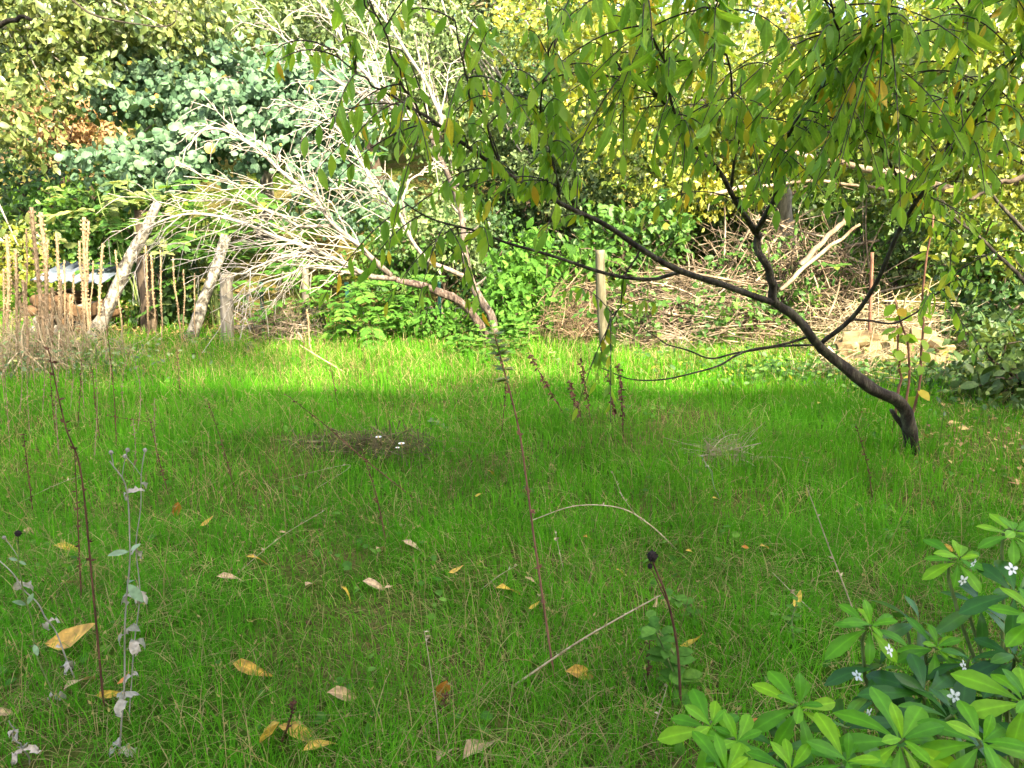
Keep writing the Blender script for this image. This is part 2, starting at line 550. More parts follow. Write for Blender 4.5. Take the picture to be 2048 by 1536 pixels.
def box(mb, c, s, rot=0.0, tilt=(0, 0), a=0.5, jit=0.0):
    q = np.array([(x, y, z) for x in (-.5, .5) for y in (-.5, .5) for z in (-.5, .5)]) * np.asarray(s)
    if jit:
        q = q + rng.normal(0, jit, q.shape) * np.asarray(s)
    M = np.array((Matrix.Rotation(rot, 3, 'Z') @ Matrix.Rotation(tilt[0], 3, 'X') @ Matrix.Rotation(tilt[1], 3, 'Y')))
    q = q @ M.T + np.asarray(c)
    f = np.array([(0, 1, 3, 2), (4, 6, 7, 5), (0, 4, 5, 1), (2, 3, 7, 6), (0, 2, 6, 4), (1, 5, 7, 3)])
    mb.add(q, f, a)
    return mb


# ------------------------------------------------------------------ ground
xs = np.concatenate([[-90, -60, -40, -28, -20], np.arange(-14, 14.01, .16), [20, 28, 40, 60, 90]])
ys = np.concatenate([[-70, -45, -28, -18, -12, -8, -5, -3, -1.5, -.5], np.arange(0, 14.01, .14), np.arange(14.5, 30, .6), [34, 40, 50, 65, 90, 130]])
X, Y = np.meshgrid(xs, ys)
gv = np.stack([X, Y, terrain(X, Y)], -1).reshape(-1, 3)
nx, ny = len(xs), len(ys)
ii, jj = np.meshgrid(np.arange(nx - 1), np.arange(ny - 1))
q = (jj * nx + ii).ravel()
gr = MB().add(gv, np.stack([q, q + 1, q + 1 + nx, q + nx], -1)).build('ground', 'soil')
tag(gr, 'earth of the garden under the grass, rising to a bank behind the fence', kind='structure')

# ------------------------------------------------------------------ grass
def make_grass():
    mb = MB()

    def blades(n, ylo, yhi, w, lmin, lmax, bend, dull=0.0):
        y = np.sqrt(rng.uniform(ylo ** 2, yhi ** 2, n))
        x = rng.uniform(-1, 1, n) * (0.74 * y + 1.0)
        den = 0.62 + 0.38 * snoise(x, y, 1.9, 1.0) + 0.25 * snoise(x, y, 6.0, 3.0)
        hay = np.exp(-(((x + 1.15) / 0.7) ** 2 + ((y - 4.2) / 0.32) ** 2))
        bare = sstep(2.2, 3.4, x - 0.42 * (y - 4)) * sstep(3.2, 4.2, y)
        keep = rng.uniform(0, 1, n) < np.clip(den, .34, 1) * (1 - .75 * hay) * (1 - .5 * bare)
        x, y, bare = x[keep], y[keep], bare[keep]
        n = len(x)
        z = terrain(x, y)
        ph = rng.uniform(0, 6.283, n) * 0.75 + 2.2 * snoise(x, y, 1.3, 5.0)
        L = rng.uniform(lmin, lmax, n) * (1 + .35 * snoise(x, y, 1.1, 7.0)) * rng.choice([.6, 1, 1.25], n, p=[.35, .5, .15])
        bd = np.clip(rng.normal(bend, .28, n), .05, 1.25)
        dead = rng.uniform(0, 1, n) < (.06 + dull + .24 * sstep(5.5, 6.6, y) + .15 * np.clip(snoise(x, y, 2.6, 9.0), 0, 1) + .25 * bare)
        dead &= True
        bd = np.where(dead, np.clip(bd + .5, .6, 1.5), bd)
        L = np.where(dead, L * 1.25, L)
        v = np.where(dead, rng.uniform(0, .12, n), np.clip(rng.normal(.55, .16, n) + .16 * snoise(x, y, .9, 11.0), .18, 1))
        t = np.array([0, .38, .72, 1.0])
        h = np.stack([np.cos(ph), np.sin(ph), np.zeros(n)], -1)
        side = np.stack([-np.sin(ph), np.cos(ph), np.zeros(n)], -1)
        fwd = L[:, None] * bd[:, None] * .8 * t[None] ** 1.7
        up = L[:, None] * (t[None] - .55 * bd[:, None] * t[None] ** 2.2) * np.clip(1.1 - .35 * bd, .3, 1)[:, None]
        up = np.maximum(up, .006 * t[None])
        c = np.stack([x, y, z - .004], -1)[:, None] + h[:, None] * fwd[..., None] + np.array([0, 0, 1.0]) * up[..., None]
        wd = (w * rng.uniform(.6, 1.3, n))[:, None] * np.array([1, .95, .62, 0])[None]
        lft = c - side[:, None] * wd[..., None] * .5
        rgt = c + side[:, None] * wd[..., None] * .5
        V = np.stack([lft[:, 0], rgt[:, 0], lft[:, 1], rgt[:, 1], lft[:, 2], rgt[:, 2], c[:, 3]], 1)
        o = (np.arange(n) * 7)[:, None]
        q = np.concatenate([o + np.array([[0, 1, 3, 2]]), o + np.array([[2, 3, 5, 4]])])
        tr = o + np.array([[4, 5, 6]])
        mb.add(V.reshape(-1, 3), [q, tr], np.repeat(v, 7))

    blades(105000, 1.15, 3.3, .0026, .07, .175, .7, .07)
    blades(70000, 1.15, 4.2, .0026, .025, .07, .8, .34)
    blades(120000, 3.0, 5.6, .0034, .08, .2, .58)
    blades(90000, 5.4, 7.6, .0052, .10, .20, .4)
    blades(26000, 7.2, 9.6, .008, .08, .2, .45)
    # fine seed stems standing above the blades
    n = 3200
    y = np.sqrt(rng.uniform(1.4, 52, n))
    x = rng.uniform(-1, 1, n) * (.72 * y + .8)
    k = rng.uniform(0, 1, n) < np.clip(.55 - .16 * x + .4 * snoise(x, y, 1.2, 31), .08, 1)
    x, y = x[k], y[k]
    n = len(x)
    h = rng.uniform(.14, .36, n)
    ph = rng.uniform(0, 6.283, n)
    tt = np.linspace(0, 1, 6)
    ln = rng.uniform(.1, .9, n)
    d = np.stack([np.cos(ph), np.sin(ph), np.zeros(n)], -1)
    st = np.stack([x, y, terrain(x, y)], -1)[:, None] + d[:, None] * (h * ln)[:, None, None] * (tt ** 1.6)[None, :, None] + np.array([0, 0, 1.]) * (h[:, None] * (tt - .3 * ln[:, None] * tt ** 2))[..., None]
    tubes(mb, st, np.linspace(.0011, .0006, 6)[None] * rng.uniform(.7, 1.4, n)[:, None], 3, rng.uniform(0, .13, n))
    q = st[:, 3:].reshape(-1, 3)
    q = np.repeat(q, 2, 0) + rng.normal(0, .004, (len(q) * 2, 3))
    inst(mb, T_NARROW, q, rng.normal(0, .5, q.shape) + [0, 0, .8], rdir(len(q)), rng.uniform(.008, .018, len(q)), .06, 1.2)
    o = mb.build('grass', 'grass')
    tag(o, 'long uncut lawn grass with straw among the green blades', 'grass', kind='stuff')

    # low broad-leaved weeds between the blades
    n = 5200
    y = np.sqrt(rng.uniform(1.3, 70, n))
    x = rng.uniform(-1, 1, n) * (.72 * y + .6)
    k = snoise(x, y, 2.7, 21) > .12
    x, y = x[k], y[k]
    n = len(x)
    m = MB()
    az = norm(rng.normal(0, .45, (n, 3)) + [0, 0, 1])
    inst(m, T_OVAL, np.stack([x, y, terrain(x, y) + rng.uniform(.01, .07, n)], -1), rdir(n) * [1, 1, .25], az, rng.uniform(.02, .05, n), rng.uniform(0, 1, n), 1.3)
    tag(m.build('lawn_weeds', 'weed_leaf'), 'small broad leaves of weeds low among the grass', 'weeds', kind='stuff')

    # leaf litter under the trees beyond the fence and at the right
    n = 9000
    x = rng.uniform(-9, 9, n)
    y = rng.uniform(7.6, 12.2, n)
    x2 = rng.uniform(2.4, 6.5, 1100)
    y2 = rng.uniform(3.6, 6.5, 1100)
    x, y = np.concatenate([x, x2]), np.concatenate([y, y2])
    n = len(x)
    m = MB()
    az = norm(rng.normal(0, .4, (n, 3)) + [0, 0, 1])
    inst(m, T_SMALL, np.stack([x, y, terrain(x, y) + rng.uniform(.01, .05, n)], -1), rdir(n) * [1, 1, .2], az, rng.uniform(.025, .065, n), rng.uniform(0, 1, n) ** 1.6)
    tag(m.build('leaf_litter', 'litter'), 'brown and tan leaf litter under the trees', 'leaf litter', kind='stuff')


make_grass()


# ------------------------------------------------------------------ trees
def crown(mb, ells, n_sub, per, sub_r, size, tmpl, face=(.25, -.6, .55), droop=.5, shell=.38, flat=.7, vr=(0, 1), jitter=.9):
    ells = [(np.asarray(c, float), np.asarray(r, float)) for c, r in ells]
    w = np.array([np.prod(r) ** .75 for _, r in ells])
    which = rng.choice(len(ells), n_sub, p=w / w.sum())
    u = rdir(n_sub)
    C = np.array([e[0] for e in ells])[which]
    Rr = np.array([e[1] for e in ells])[which]
    rad = rng.uniform(0, 1, n_sub) ** shell
    rad = rad * (1 + .16 * rng.normal(size=n_sub))
    sc = C + u * Rr * rad[:, None]
    idx = np.repeat(np.arange(n_sub), per)
    n = len(idx)
    sr = sub_r * rng.uniform(.55, 1.15, n_sub)
    pos = sc[idx] + rng.normal(0, 1, (n, 3)) * sr[idx][:, None] * np.array([1, 1, flat])
    nrm = norm(u[idx] * .55 + np.asarray(face) + rng.normal(0, jitter, (n, 3)))
    ay = norm(rng.normal(0, .7, (n, 3)) + u[idx] * .4 + [0, 0, -droop])
    sv = rng.uniform(0, 1, n_sub)
    v = np.clip(.45 * sv[idx] + .55 * rng.uniform(0, 1, n), 0, 1)
    v = vr[0] + (vr[1] - vr[0]) * v
    L = size * np.clip(rng.lognormal(-.12, .38, n), .35, 1.8)
    inst(mb, tmpl, pos, ay, nrm, L, v)
    return pos, ay, nrm, L, sc


def limbs(mb, frm, targets, r0, r1=.006, n=7, sag=.12, sides=5, a=0.0):
    for t in targets:
        t = np.asarray(t, float)
        mid = (frm + t) / 2 + np.array([0, 0, sag * np.linalg.norm(t - frm)]) + rng.normal(0, .06, 3)
        p = wobble(spline([frm, mid, t], n), .03)
        tubes(mb, p[None], np.linspace(r0, r1, n)[None], sides, a)


def tree(name, label, cat, base, trunk_ctrl, r0, r1, ells, leaf, tmpl, size, n_sub, per, sub_r, bark='brown_bark', group=None, nl=40, start=.55, crown_name='crown', **kw):
    base = np.asarray(base, float)
    t = thing(name, label, cat, base, group)
    pts = wobble(spline(trunk_ctrl, 18), .03)
    m = MB()
    trunk_mesh(m, pts, r0, r1, flare=.5)
    m.build('trunk', bark, t)
    c = MB()
    pos, ay, nrm, L, sc = crown(c, ells, n_sub, per, sub_r, size, tmpl, **kw)
    br = MB()
    for i in rng.choice(len(sc), min(nl, len(sc)), replace=False):
        s = rng.integers(int(18 * start), 18)
        limbs(br, pts[s], [sc[i]], max(r1 * .6, .012))
    br.build('branches', bark, t)
    c.build(crown_name, leaf, t)
    return t, pos, ay, nrm, L


def E(u, v, Yd, rx, ry, rz):
    return (P(u, v, Yd), (rx, ry, rz))


# far wood on the slope: one mass
def far_wood():
    m = MB()
    ells = []
    for x in np.arange(-17, 18, 1.7):
        y = 17 + 2.2 * math.sin(x * 1.3)
        h = 5.6 + 1.6 * math.sin(x * .9 + 1) + (0 if x > -6.5 else -1.5)
        g = float(terrain(x, y))
        ells.append(((x, y, g + h * .35), (1.6, 1.3, h * .42)))
        ells.append(((x + .5, y + .6, g + h * .8), (1.4, 1.2, h * .35)))
    crown(m, ells, 2300, 26, .34, .15, T_SMALL, shell=.3)
    for x in np.arange(-13, 14, 2.9):
        y = 16.5 + rng.uniform(-1, 1)
        g = ground(x, y, -.1)
        trunk = wobble(spline([g, g + [.1, 0, 2], g + [rng.uniform(-.6, .6), .2, 6]], 10), .06)
        tubes(m, trunk[None], np.linspace(.16, .05, 10)[None], 6, .0)
    tag(m.build('woodland', 'wood_leaf'), 'dense green wood closing the view up the slope', 'woodland', kind='stuff')


far_wood()

# yellow-green maple, upper left
b = ground(-7.6, 10.3)
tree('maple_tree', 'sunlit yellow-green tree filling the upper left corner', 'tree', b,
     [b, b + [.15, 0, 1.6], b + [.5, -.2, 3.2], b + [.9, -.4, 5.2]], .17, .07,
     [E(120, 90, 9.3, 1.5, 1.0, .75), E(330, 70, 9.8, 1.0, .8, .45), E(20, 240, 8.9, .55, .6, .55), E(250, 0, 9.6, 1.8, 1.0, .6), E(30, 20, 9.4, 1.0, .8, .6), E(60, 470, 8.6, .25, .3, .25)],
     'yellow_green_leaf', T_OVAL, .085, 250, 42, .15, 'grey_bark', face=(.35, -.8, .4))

# dark understorey at the left
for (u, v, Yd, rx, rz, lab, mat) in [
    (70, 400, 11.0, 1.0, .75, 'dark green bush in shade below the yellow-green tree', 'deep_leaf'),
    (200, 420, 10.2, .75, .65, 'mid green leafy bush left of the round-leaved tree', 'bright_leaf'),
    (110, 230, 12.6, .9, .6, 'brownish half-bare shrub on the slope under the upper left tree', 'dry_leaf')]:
    c = P(u, v, Yd)
    b = ground(c[0], Yd)
    tree('leafy_bush', lab, 'bush', b, [b, b + (c - b) * .5, c], .05, .03, [(c, (rx, .7, rz)), (c - [0, 0, rz * .8], (rx * .8, .6, rz * .6))], mat, T_SMALL, .085, 90, 34, .17, start=.3, nl=25)

# round-leaved redbud tree
b = ground(-3.6, 11.4)
t, pos, ay, nrm, L = tree('redbud_tree', 'tree with round blue-green leaves spreading behind the dead tree', 'tree', b,
     [b, b + [.1, 0, .9], b + [.3, -.3, 1.7], b + [.5, -.4, 2.6]], .10, .05,
     [E(480, 240, 9.4, 1.35, .6, .68), E(330, 330, 9.2, .9, .5, .42), E(620, 210, 9.6, 1.0, .6, .6), E(290, 190, 9.6, .6, .5, .45), E(700, 380, 9.5, .75, .45, .5), E(430, 150, 9.8, 1.1, .5, .45)],
     'redbud_leaf', T_ROUND, .068, 430, 28, .14, 'grey_bark', face=(.3, -.9, .3), droop=.9, jitter=.62, flat=.6)
uu, vv, ff = project(pos)
me = [tmpl_mesh('leaf', T_ROUND, 'redbud_leaf_each', .15 * k, .1) for k in (-1, 0, 1)]
cand = np.argsort(pos[:, 1])[:300]
for k, i in enumerate(cand):
    leaf_object('leaf', me[k % 3], pos[i] + [0, -.05, 0], ay[i], nrm[i], L[i], t)

# pale small-leaved tree behind the dead limbs
b = ground(-.9, 11.6)
tree('pale_leaved_tree', 'pale green small-leaved tree behind the bare white limbs', 'tree', b,
     [b, b + [-.1, 0, 1], b + [-.3, -.2, 2.2], b + [-.5, -.4, 4]], .11, .05,
     [E(830, 120, 10.6, 1.3, .7, .8), E(640, 60, 11.0, 1.1, .7, .7), E(940, 260, 10.2, .7, .5, .6), E(880, 430, 9.6, .55, .4, .42), E(1080, 330, 10.0, .8, .5, .7), E(560, 20, 11.4, 1.0, .6, .5)],
     'pale_leaf', T_SMALL, .058, 480, 44, .14, 'grey_bark')

# dark conifer with a visible trunk
b = ground(.25, 13.2)
t = thing('conifer_tree', 'dark conifer standing in the gap behind the two crowns', 'tree', b)
pts = wobble(spline([b, b + [0, 0, 2], b + [.1, 0, 4.2], b + [.1, 0, 7]], 18), .03)
trunk_mesh(m := MB(), pts, .19, .07)
m.build('trunk', 'brown_bark', t)
m, mn = MB(), MB()
for k in range(46):
    s = rng.uniform(.22, 1)
    o_ = b + np.array([.05, 0, 7 * s])
    an = rng.uniform(0, 6.28)
    ln = (1.9 - 1.3 * s) * rng.uniform(.7, 1.1)
    d = np.array([math.cos(an), math.sin(an), 0])
    p = spline([o_, o_ + d * ln * .5 + [0, 0, -.05], o_ + d * ln + [0, 0, -.35]], 7)
    tubes(m, p[None], np.linspace(.025, .006, 7)[None], 4)
    n = 150
    q = p[rng.integers(2, 7, n)] + rng.normal(0, .14, (n, 3)) * [1, 1, .5]
    inst(mn, T_NARROW, q, rdir(n) * [1, 1, .4] + d * .8 - [0, 0, .3], rdir(n), rng.uniform(.10, .2, n), rng.uniform(0, 1, n))
m.build('branches', 'brown_bark', t)
mn.build('crown', 'needle', t)

# tall tree filling the top
b = ground(-2.6, 14.6)
tree('tall_tree', 'tall mid-green tree whose crown closes the top behind the redbud', 'tree', b,
     [b, b + [0, 0, 2], b + [.2, 0, 4], b + [.1, 0, 7]], .18, .08,
     [E(420, 20, 14, 1.9, 1, 1.0), E(700, -20, 14, 1.8, 1, .8), E(900, 20, 13.6, 1.2, .9, .8), E(560, 120, 14, 1.6, 1, .8)], 'wood_leaf', T_SMALL, .11, 220, 36, .24)

# golden trees behind the peach on the right
b = ground(3.4, 9.4)
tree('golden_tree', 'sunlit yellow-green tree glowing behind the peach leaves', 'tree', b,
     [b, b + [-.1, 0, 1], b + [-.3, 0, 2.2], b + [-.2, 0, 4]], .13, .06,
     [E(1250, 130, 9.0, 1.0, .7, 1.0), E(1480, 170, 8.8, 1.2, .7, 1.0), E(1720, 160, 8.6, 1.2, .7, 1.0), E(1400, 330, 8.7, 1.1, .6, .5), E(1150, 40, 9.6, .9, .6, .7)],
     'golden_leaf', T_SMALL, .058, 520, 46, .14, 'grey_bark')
b = ground(5.6, 7.9)
tree('amber_tree', 'yellowing tree with dark twisted limbs at the right edge', 'tree', b,
     [b, b + [-.1, 0, .8], b + [-.5, 0, 1.8], b + [-.6, 0, 3.4]], .11, .05,
     [E(1930, 130, 7.6, .9, .6, 1.0), E(2080, 250, 7.2, .8, .6, .9), E(1850, 330, 8.2, .9, .5, .5), E(2000, 480, 7.4, .55, .5, .5)],
     'golden_leaf', T_SMALL, .066, 240, 40, .15, 'brown_bark', vr=(0, .85))
for (u, v, Yd, rx, rz, lab, mat) in [
    (2010, 640, 6.9, .5, .45, 'dark glossy bush at the right edge above the leaf litter', 'deep_leaf'),
    (2060, 740, 5.4, .45, .4, 'dim olive shrub cut by the right edge beside the peach', 'wood_leaf'),
    (1990, 520, 7.4, .5, .5, 'sun-flecked yellow-green bush at the right edge', 'bright_leaf')]:
    c = P(u, v, Yd)
    b = ground(c[0], Yd)
    tree('leafy_bush', lab, 'bush', b, [b, b + (c - b) * .5, c], .04, .02, [(c, (rx, .45, rz)), (c - [0, 0, rz], (rx * .8, .4, rz * .7))], mat, T_OVAL, .07, 60, 32, .13, start=.3, nl=25)

# dense hedge trees on the bank, centre to right
for (u, v, Yd, rx, rz, lab, mat, n) in [
    (1120, 400, 10.9, 1.0, 1.0, 'dense dark green tree on the bank right of the dead trunk', 'deep_leaf', 190),
    (1330, 330, 11.2, 1.2, 1.1, 'dense green tree on the bank behind the middle peach boughs', 'wood_leaf', 220),
    (1580, 330, 11.0, 1.2, 1.1, 'dark dense tree on the bank behind the peach fork', 'deep_leaf', 200),
    (1820, 330, 10.6, 1.2, 1.1, 'dense olive tree on the bank behind the right peach bough', 'wood_leaf', 220),
    (1010, 220, 11.8, .8, .9, 'dark tree on the bank beside the conifer', 'deep_leaf', 120)]:
    c = P(u, v, Yd)
    b = ground(c[0], Yd)
    tree('bank_tree', lab, 'tree', b, [b, b + (c - b) * .5, c], .08, .04, [(c, (rx, .7, rz)), (c - [0, 0, rz * .9], (rx, .6, rz * .7)), (c + [0, 0, rz * .8], (rx * .8, .5, rz * .6))], mat, T_SMALL, .08, n, 40, .18, start=.2, nl=25)

# the thicket goes on beyond both edges of the picture
for (x, y, h, lab, mat) in [(7.2, 8.6, 1.5, 'wide green bush beyond the right edge past the yellowing tree', 'wood_leaf'), (8.6, 7.4, 1.7, 'second wide bush farther beyond the right edge', 'bright_leaf'),
                            (-7.4, 7.6, 1.3, 'wide green bush beyond the left edge past the tan stalks', 'wood_leaf'), (-8.6, 6.4, 1.6, 'second wide bush farther beyond the left edge', 'deep_leaf')]:
    b = ground(x, y)
    c = b + np.array([0, 0, h])
    tree('leafy_bush', lab, 'bush', b, [b, b + (c - b) * .5, c], .06, .03, [(c, (1.1, .8, h * .7)), (c - [0, 0, h * .5], (1.2, .8, h * .6))], mat, T_SMALL, .085, 150, 34, .18, start=.2, nl=25)

# mixed shrubs between fence and trees
for (u, v, Yd, rx, rz, size, n, lab, mat, tm) in [
    (1060, 560, 8.0, .42, .55, .075, 110, 'bramble-like green shrub just right of the dead tree base', 'weed_leaf', T_OVAL),
    (1250, 470, 8.3, .75, .35, .085, 60, 'vine with lobed green leaves hanging over the brush', 'bright_leaf', T_OVAL),
    (1010, 610, 7.75, .22, .28, .065, 60, 'leafy green shrub wrapped around the dead tree foot', 'weed_leaf', T_OVAL),
    (880, 640, 7.9, .5, .16, .06, 45, 'low green growth on the fence left of the dead tree foot', 'weed_leaf', T_OVAL),
    (800, 500, 9.0, .7, .45, .06, 90, 'mid green shrub in the shade behind the dead limbs', 'bright_leaf', T_SMALL),
    (880, 470, 8.9, .6, .35, .055, 80, 'grey-green small-leaved shrub behind the forked dead trunk', 'pale_leaf', T_SMALL),
    (960, 500, 9.3, .7, .6, .06, 90, 'dark green shrub in the shade behind the dead trunk', 'deep_leaf', T_SMALL),
    (25, 505, 9.2, .4, .3, .06, 50, 'low yellow-leaved bush at the left edge behind the tan stalks', 'golden_leaf', T_SMALL),
    (330, 560, 8.8, .55, .45, .07, 60, 'ivy-dark shrub between the two leaning trunks', 'deep_leaf', T_SMALL),
    (1700, 520, 9.2, .6, .4, .07, 60, 'deep green shrub in the hollow behind the brush heap', 'weed_leaf', T_SMALL),
    (1500, 400, 10.4, 1.5, .6, .09, 110, 'olive shrub on the bank behind the tall dry brush', 'wood_leaf', T_SMALL),
    (1750, 400, 10.6, 1.2, .6, .09, 100, 'green shrub on the bank behind the level pale limb', 'bright_leaf', T_SMALL),
    (1560, 560, 7.9, .9, .35, .055, 60, 'loose green vine leaves over the tall dry thicket', 'bright_leaf', T_OVAL),
    (1350, 620, 7.4, .8, .25, .055, 55, 'green vine leaves scattered over the pale brush heap', 'bright_leaf', T_OVAL),
    (1800, 480, 8.6, .9, .5, .06, 70, 'sparse olive shrub behind the stone heap', 'wood_leaf', T_SMALL)]:
    c = P(u, v, Yd)
    b = ground(c[0], Yd)
    tree('leafy_shrub', lab, 'shrub', b, [b, b + (c - b) * .5, c], .025, .015, [(c, (rx, .4, rz)), (c - [0, 0, rz * .7], (rx * .8, .35, rz * .6))], mat, tm, size, n, 26, .11, start=.2, nl=20)


# compound-leaved saplings (pinnate leaves)
def pinnate(name, label, u, v, Yd, spread, nleaf, rz=.4, mat='bright_leaf', len_=.42):
    c = P(u, v, Yd)
    b = ground(c[0], Yd)
    t = thing(name, label, 'sapling', b)
    st, lf = MB(), MB()
    for k in range(5):
        top = c + np.array([rng.normal(0, spread * .5), rng.normal(0, .2), rz + rng.normal(0, .1)])
        p = wobble(spline([b + rng.normal(0, .04, 3) * [1, 1, 0], (b + top) / 2 + rng.normal(0, .08, 3), top], 9), .02)
        tubes(st, p[None], np.linspace(.014, .006, 9)[None], 5)
    for k in range(nleaf):
        o_ = c + np.array([rng.normal(0, spread * .55), rng.normal(0, .25), rng.normal(0, rz)])
        an = rng.uniform(0, 6.28)
        d = np.array([math.cos(an), math.sin(an) - .5, rng.uniform(-.1, .5)])
        d = d / np.linalg.norm(d)
        ln = len_ * rng.uniform(.7, 1.2)
        p = spline([o_, o_ + d * ln * .5, o_ + d * ln + [0, 0, -.10]], 8)
        tubes(st, p[None], np.full((1, 8), .0025), 3)
        side = norm(np.cross(d, [0, 0, 1]))
        for s in (-1, 1):
            q = p[2:8]
            n = len(q)
            inst(lf, T_OVAL, q, side * s + d * .55 + rng.normal(0, .12, (n, 3)) + [0, 0, -.1], np.array([0, -.25, 1]) + rng.normal(0, .2, (n, 3)),
                 ln * .27 * rng.uniform(.8, 1.2, n), rng.uniform(.1, .95, n))
        inst(lf, T_OVAL, p[-1:], d[None], np.array([[0, -.2, 1.]]), ln * .3, .6)
    tag(st.build('stems', 'green_stem', t), kind='stuff')
    lf.build('foliage', mat, t)


pinnate('ash_sapling', 'bright green sapling with feathered leaves behind the leaning trunks', 420, 455, 8.6, 1.0, 75, .32)
pinnate('ash_sapling', 'green sapling with feathered leaves under the dead tree limb', 650, 590, 8.1, .5, 30, .18, 'weed_leaf')
pinnate('ash_sapling', 'low feathered green sapling beside the green metal fence post', 770, 610, 8.0, .45, 26, .15, 'weed_leaf')
pinnate('ash_sapling', 'yellow-green feathered shoot reaching out at the tip of the lowest dead limb', 270, 410, 8.4, .5, 22, .18, 'yellow_green_leaf')
pinnate('ash_sapling', 'bright leafy shoot standing in the dry brush on the right', 1450, 600, 7.8, .45, 22, .2)


# ------------------------------------------------------------------ dead tree
def path_px(pts, Y0, Y1, n):
    k = len(pts)
    c = [P(u, v, Y0 + (Y1 - Y0) * i / (k - 1)) for i, (u, v) in enumerate(pts)]
    return spline(c, n)


def grow_twigs(mb, path, r0, r1, t0=.2, gap=.075, lmax=.8, lmin=.15, second=True, a=1.0, spread=.7, droop=.35):
    """side twigs along a limb, swept forward and drooping at the tips"""
    seg = np.linalg.norm(np.diff(path, axis=0), axis=1)
    cum = np.concatenate([[0], np.cumsum(seg)])
    tot = cum[-1]
    tg = norm(np.gradient(path, axis=0))
    pos = np.arange(t0 * tot, tot, gap)
    K = 7
    tt = np.linspace(0, 1, K)
    allp, allr = [], []
    sgn = 1
    for s in pos:
        s = s + rng.uniform(-.4, .4) * gap
        f = np.clip(s / tot, 0, 1)
        p = np.array([np.interp(s, cum, path[:, k]) for k in range(3)])
        d = norm(np.array([np.interp(s, cum, tg[:, k]) for k in range(3)]))
        sgn = -sgn
        per = norm(np.cross(d, [0, 1, 0])) * sgn
        per = norm(per + np.array([0, rng.normal(0, .7), 0]))
        if rng.uniform() < .16:
            continue
        L = (lmax * (1 - f) ** .7 + lmin) * np.clip(rng.lognormal(-.2, .5), .15, 1.7)
        d0 = norm(d + per * spread * rng.uniform(.7, 1.3))
        pts = p + L * (tt[:, None] * d0 * .75 + (tt ** 2)[:, None] * d * .35 - (tt ** 2.4)[:, None] * np.array([0, 0, droop * rng.uniform(.4, 1.5)]))
        pts = pts + rng.normal(0, .014, pts.shape) * tt[:, None]
        r = (r0 + (r1 - r0) * f) * .42
        allp.append(pts)
        allr.append(np.linspace(max(r, .0056), .0026, K))
        if second:
            for _ in range(int(L / .075)):
                i = rng.integers(1, K - 1)
                dd = norm(pts[i + 1] - pts[i])
                pr = norm(np.cross(dd, [0, 1, 0])) * rng.choice([-1, 1]) + np.array([0, rng.normal(0, .6), 0])
                l2 = L * rng.uniform(.10, .42)
                d2 = norm(dd + pr * .75)
                q = pts[i] + l2 * (tt[:, None] * d2 - (tt ** 2)[:, None] * np.array([0, 0, .25]))
                allp.append(q)
                allr.append(np.linspace(.0038, .0019, K))
    tubes(mb, np.array(allp), np.array(allr), 4, a)


